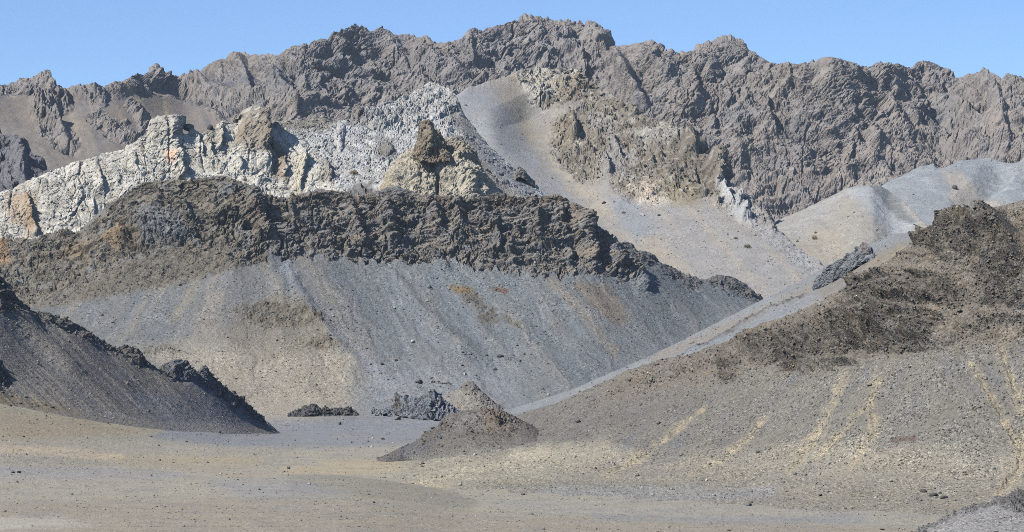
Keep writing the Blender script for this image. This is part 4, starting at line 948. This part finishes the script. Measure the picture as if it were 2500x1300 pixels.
for i, (x, y) in enumerate(sorted(((48,988),(90,991),(28,968),(65,970),(108,989),(128,995),(24,990)))):
    boulder(x, y, rg.uniform(7, 13), rg.uniform(4, 6), 'dark', '%s of the dark boulders at the foot of the left spur' % ordinal(i, 7), 'boulders at the foot of the left spur')
for i in range(9):
    boulder(1056+i*5.5+rg.uniform(-2, 2), 937+rg.uniform(-2, 2), rg.uniform(5, 8), rg.uniform(3, 6), 'dark', '%s of the boulders in the row behind the jagged outcrop' % ordinal(i, 9), 'row of boulders behind the jagged outcrop')
for i, (x, y, w) in enumerate(sorted(((968,881,7),(930,890,8),(905,892,6),(945,927,5),(1093,948,4),(1075,945,5),(1163,915,4),(1271,884,7),(1262,845,6),(1185,869,7),(1128,862,6),(1280,866,6),(1000,880,4),(1335,890,5),(1380,905,5),(1070,800,5),(1160,960,4),(1310,800,5),(1420,845,5),(1510,780,5),(1568,747,6)))):
    boulder(x, y, w, w*0.8, 'dark', '%s of the small boulders on the blue-grey scree fan' % ordinal(i, 21), 'boulders on the scree fan')
for i, (x, y, w) in enumerate(sorted(((640,880,4),(668,868,5),(610,905,4),(742,922,4),(720,935,4),(540,860,4),(780,955,4),(815,957,4),(760,912,5),(668,945,4)))):
    boulder(x, y, w, w*0.8, 'dark', '%s of the tiny boulders on the smooth tan apron' % ordinal(i, 10), 'boulders on the tan apron')

# dry shrubs: stems and a mass of thin leaves
leafm = stone_mat('dry_leaf', (128, 112, 62), 0.4); stemm = stone_mat('dry_stem', (96, 80, 58), 0.3)
def shrub(px, py, wpx, hpx, label, seed):
    k = surf(px, py); P = allQ[k]; f = P[1]/FPX; w, h = wpx*f/2, hpx*f
    r = np.random.default_rng(seed)
    root = bpy.data.objects.new('shrub', None); COL.objects.link(root); root.location = [float(c) for c in P]
    root['label'] = label; root['category'] = 'shrub'
    V = []; Fc = []
    for i in range(26):
        a = r.uniform(0, 6.28); tip = np.array([math.cos(a)*w*r.uniform(.3, .9), math.sin(a)*w*r.uniform(.3, .9), h*r.uniform(.5, 1)]); b0 = len(V); t = w*0.03
        V += [(-t, 0, 0), (t, 0, 0), (0, t, 0), tuple(tip)]; Fc += [(b0, b0+1, b0+3), (b0+1, b0+2, b0+3), (b0+2, b0, b0+3)]
    me = bpy.data.meshes.new('stems'); me.from_pydata(V, [], Fc); me.materials.append(stemm)
    o = bpy.data.objects.new('stems', me); COL.objects.link(o); o.parent = root
    V = []; Fc = []
    for i in range(420):
        a = r.uniform(0, 6.28); q = r.uniform(0, 1)**0.5; z = h*(0.12+0.88*r.uniform(0, 1)*(1-0.6*q*q)); c = np.array([math.cos(a)*w*q, math.sin(a)*w*q, z])
        u_ = r.normal(size=3); u_ /= np.linalg.norm(u_); v_ = np.cross(u_, r.normal(size=3)); v_ /= np.linalg.norm(v_)+1e-6; b0 = len(V); L_ = w*0.13
        V += [tuple(c-u_*L_), tuple(c+v_*L_*.35), tuple(c+u_*L_), tuple(c-v_*L_*.35)]; Fc.append((b0, b0+1, b0+2, b0+3))
    me = bpy.data.meshes.new('foliage'); me.from_pydata(V, [], Fc); me.materials.append(leafm)
    o = bpy.data.objects.new('foliage', me); COL.objects.link(o); o.parent = root
shrub(866, 425, 22, 11, 'golden-green shrub on the grey slabs left of the twin crag', 1)
shrub(1986, 586, 14, 11, 'dry brown shrub on the pale hill above the dry wash', 2)
shrub(1826, 603, 18, 9, 'straw-coloured shrub on the scree right of the chute', 3)
shrub(1796, 582, 10, 5, 'small yellowish shrub uphill of the straw-coloured one', 4)
shrub(1037, 1079, 14, 7, 'yellow tuft at the left foot of the knoll', 5)
shrub(1990, 571, 8, 6, 'small dry shrub just above the brown one on the pale hill', 6)

# ------------------------------------------------------------------ loose stones, too many to count
dens = {'ground': 1.7, 'right_hill': 1.6, 'knoll': 1.6, 'central_hill': 1.0, 'left_spur': 0.9, 'scree_mountain': 0.5, 'dry_wash': 1.2, 'pale_ridge_hill': 0.25, 'near_bank': 1.5, 'small_mound': 1.2, 'pale_crag': 0.25, 'distant_pale_hill': 0.2}
allC = np.concatenate([np.clip(s_.col, 0.01, 0.9).reshape(-1, 3) for s_ in SHEETS])
octv = np.array([(1,0,0),(0,1,0),(-1,0,0),(0,-1,0),(0,0,1),(0,0,-1)], float)
octf = np.array([(0,1,4),(1,2,4),(2,3,4),(3,0,4),(1,0,5),(2,1,5),(3,2,5),(0,3,5)])
def strew(name, label, count, dens, ymin, rocky, smin, smed, smax, spread, own):
    sx_, sy_ = rg.uniform(0, 2500, count), rg.uniform(ymin, 1300, count)
    idx = ZB[(sy_/CELL).astype(int), (sx_/CELL).astype(int)]
    g = idx >= 0; idx = idx[g]; sx_, sy_ = sx_[g], sy_[g]
    dn = np.array([dens.get(s_.name, 0.0) for s_ in SHEETS])[allI[idx]]
    cl = fbm(sx_/60, sy_/36, 4, 99, 0.62)
    dn = dn*np.clip(0.55+1.5*cl, 0.03, 1.5)*(allR[idx]**0.7 if rocky else 1-0.45*allR[idx])
    g = rg.uniform(0, 1.6, len(idx)) < dn
    idx = idx[g]; n = len(idx)
    P = allQ[idx]; fpx = P[:, 1]/FPX
    size = fpx*np.clip(rg.lognormal(0.0, spread, n)*smed, smin, smax)       # half width, in metres
    P = P + allN[idx]*(size*0.2)[:, None] + np.stack([rg.uniform(-1, 1, n)*fpx, 0*fpx, 0*fpx], -1)
    ang = rg.uniform(0, 6.28, n); ca, sa = np.cos(ang), np.sin(ang)
    V = octv[None]*rg.uniform(0.55, 1.4, (n, 6, 1))*np.stack([size, size*1.1, size*0.85], -1)[:, None, :] + rg.normal(0, 0.16, (n, 6, 3))*size[:, None, None]
    V = np.stack([V[..., 0]*ca[:, None]-V[..., 1]*sa[:, None], V[..., 0]*sa[:, None]+V[..., 1]*ca[:, None], V[..., 2]], -1) + P[:, None, :]
    q = (octf[None]+(np.arange(n)*6)[:, None, None]).reshape(-1, 3)
    tone = np.array([C(88, 86, 84), C(112, 110, 106), C(132, 127, 118), C(196, 194, 190), C(104, 110, 118)])[rg.choice(5, n, p=[.34, .24, .16, .11, .15])]
    local = allC[idx]*np.clip(rg.lognormal(0, 0.25, (n, 1)), 0.5, 1.8)
    tone = np.clip(tone*(1-own) + local*own, 0.02, 0.85)
    me = bpy.data.meshes.new(name)
    me.vertices.add(n*6); me.vertices.foreach_set('co', V.reshape(-1).astype(f32))
    me.loops.add(q.size); me.loops.foreach_set('vertex_index', q.reshape(-1).astype(np.int32))
    me.polygons.add(len(q)); me.polygons.foreach_set('loop_start', np.arange(0, q.size, 3, dtype=np.int32)); me.polygons.foreach_set('loop_total', np.full(len(q), 3, np.int32))
    ca_ = me.color_attributes.new('tone', 'FLOAT_COLOR', 'POINT')
    ca_.data.foreach_set('color', np.concatenate([np.repeat(tone, 6, 0), np.ones((n*6, 1))], 1).reshape(-1).astype(f32))
    me.update(); me.validate(); me.materials.append(M_NEAR)
    o = bpy.data.objects.new(name, me); COL.objects.link(o); o['kind'] = 'stuff'; o['label'] = label; o['category'] = 'stones'
    return n
n1 = strew('loose_stones', 'loose stones strewn over the scree and gravel', 105000, dens, 380, False, 0.5, 0.9, 5.0, 0.5, 0.35)
dens2 = {'right_hill': 1.9, 'knoll': 1.6, 'central_hill': 0.55, 'left_spur': 1.2, 'scree_mountain': 0.75, 'dry_wash': 1.5, 'near_bank': 1.2, 'small_mound': 0.8, 'pale_crag': 0.35, 'jagged_outcrop': 0.5, 'low_outcrop': 0.5}
n2 = strew('rubble', 'angular rubble lying among the rock ledges', 110000, dens2, 160, True, 0.8, 1.7, 7.0, 0.5, 0.85)
n = n1+n2
print('all', round(time.time()-T0, 1), 's; stones', n1, n2, 'tris', sum(2*s_.px.size for s_ in SHEETS)+8*n)
import sys; sys.stderr.write('')

# ------------------------------------------------------------------ thin mountain haze
hz = bpy.data.meshes.new('haze')
x0_, x1_, y0_, y1_, z0_, z1_ = -4100, 4100, -360, 5300, -60, 640
hz.from_pydata([(x, y, z) for z in (z0_, z1_) for y in (y0_, y1_) for x in (x0_, x1_)], [], [(0,2,3,1),(4,5,7,6),(0,1,5,4),(2,6,7,3),(0,4,6,2),(1,3,7,5)])
hm = bpy.data.materials.new('haze'); hm.use_nodes = True; hn = hm.node_tree
for n_ in list(hn.nodes): hn.nodes.remove(n_)
ho = hn.nodes.new('ShaderNodeOutputMaterial'); hv = hn.nodes.new('ShaderNodeVolumePrincipled')
hv.inputs['Color'].default_value = (0.80, 0.88, 1.0, 1); hv.inputs['Density'].default_value = 1.8e-5; hv.inputs['Anisotropy'].default_value = 0.0
hn.links.new(hv.outputs[0], ho.inputs['Volume']); hz.materials.append(hm)
o = bpy.data.objects.new('haze', hz); COL.objects.link(o); o['kind'] = 'stuff'; o['label'] = 'thin blue mountain haze filling the valley air'; o['category'] = 'haze'
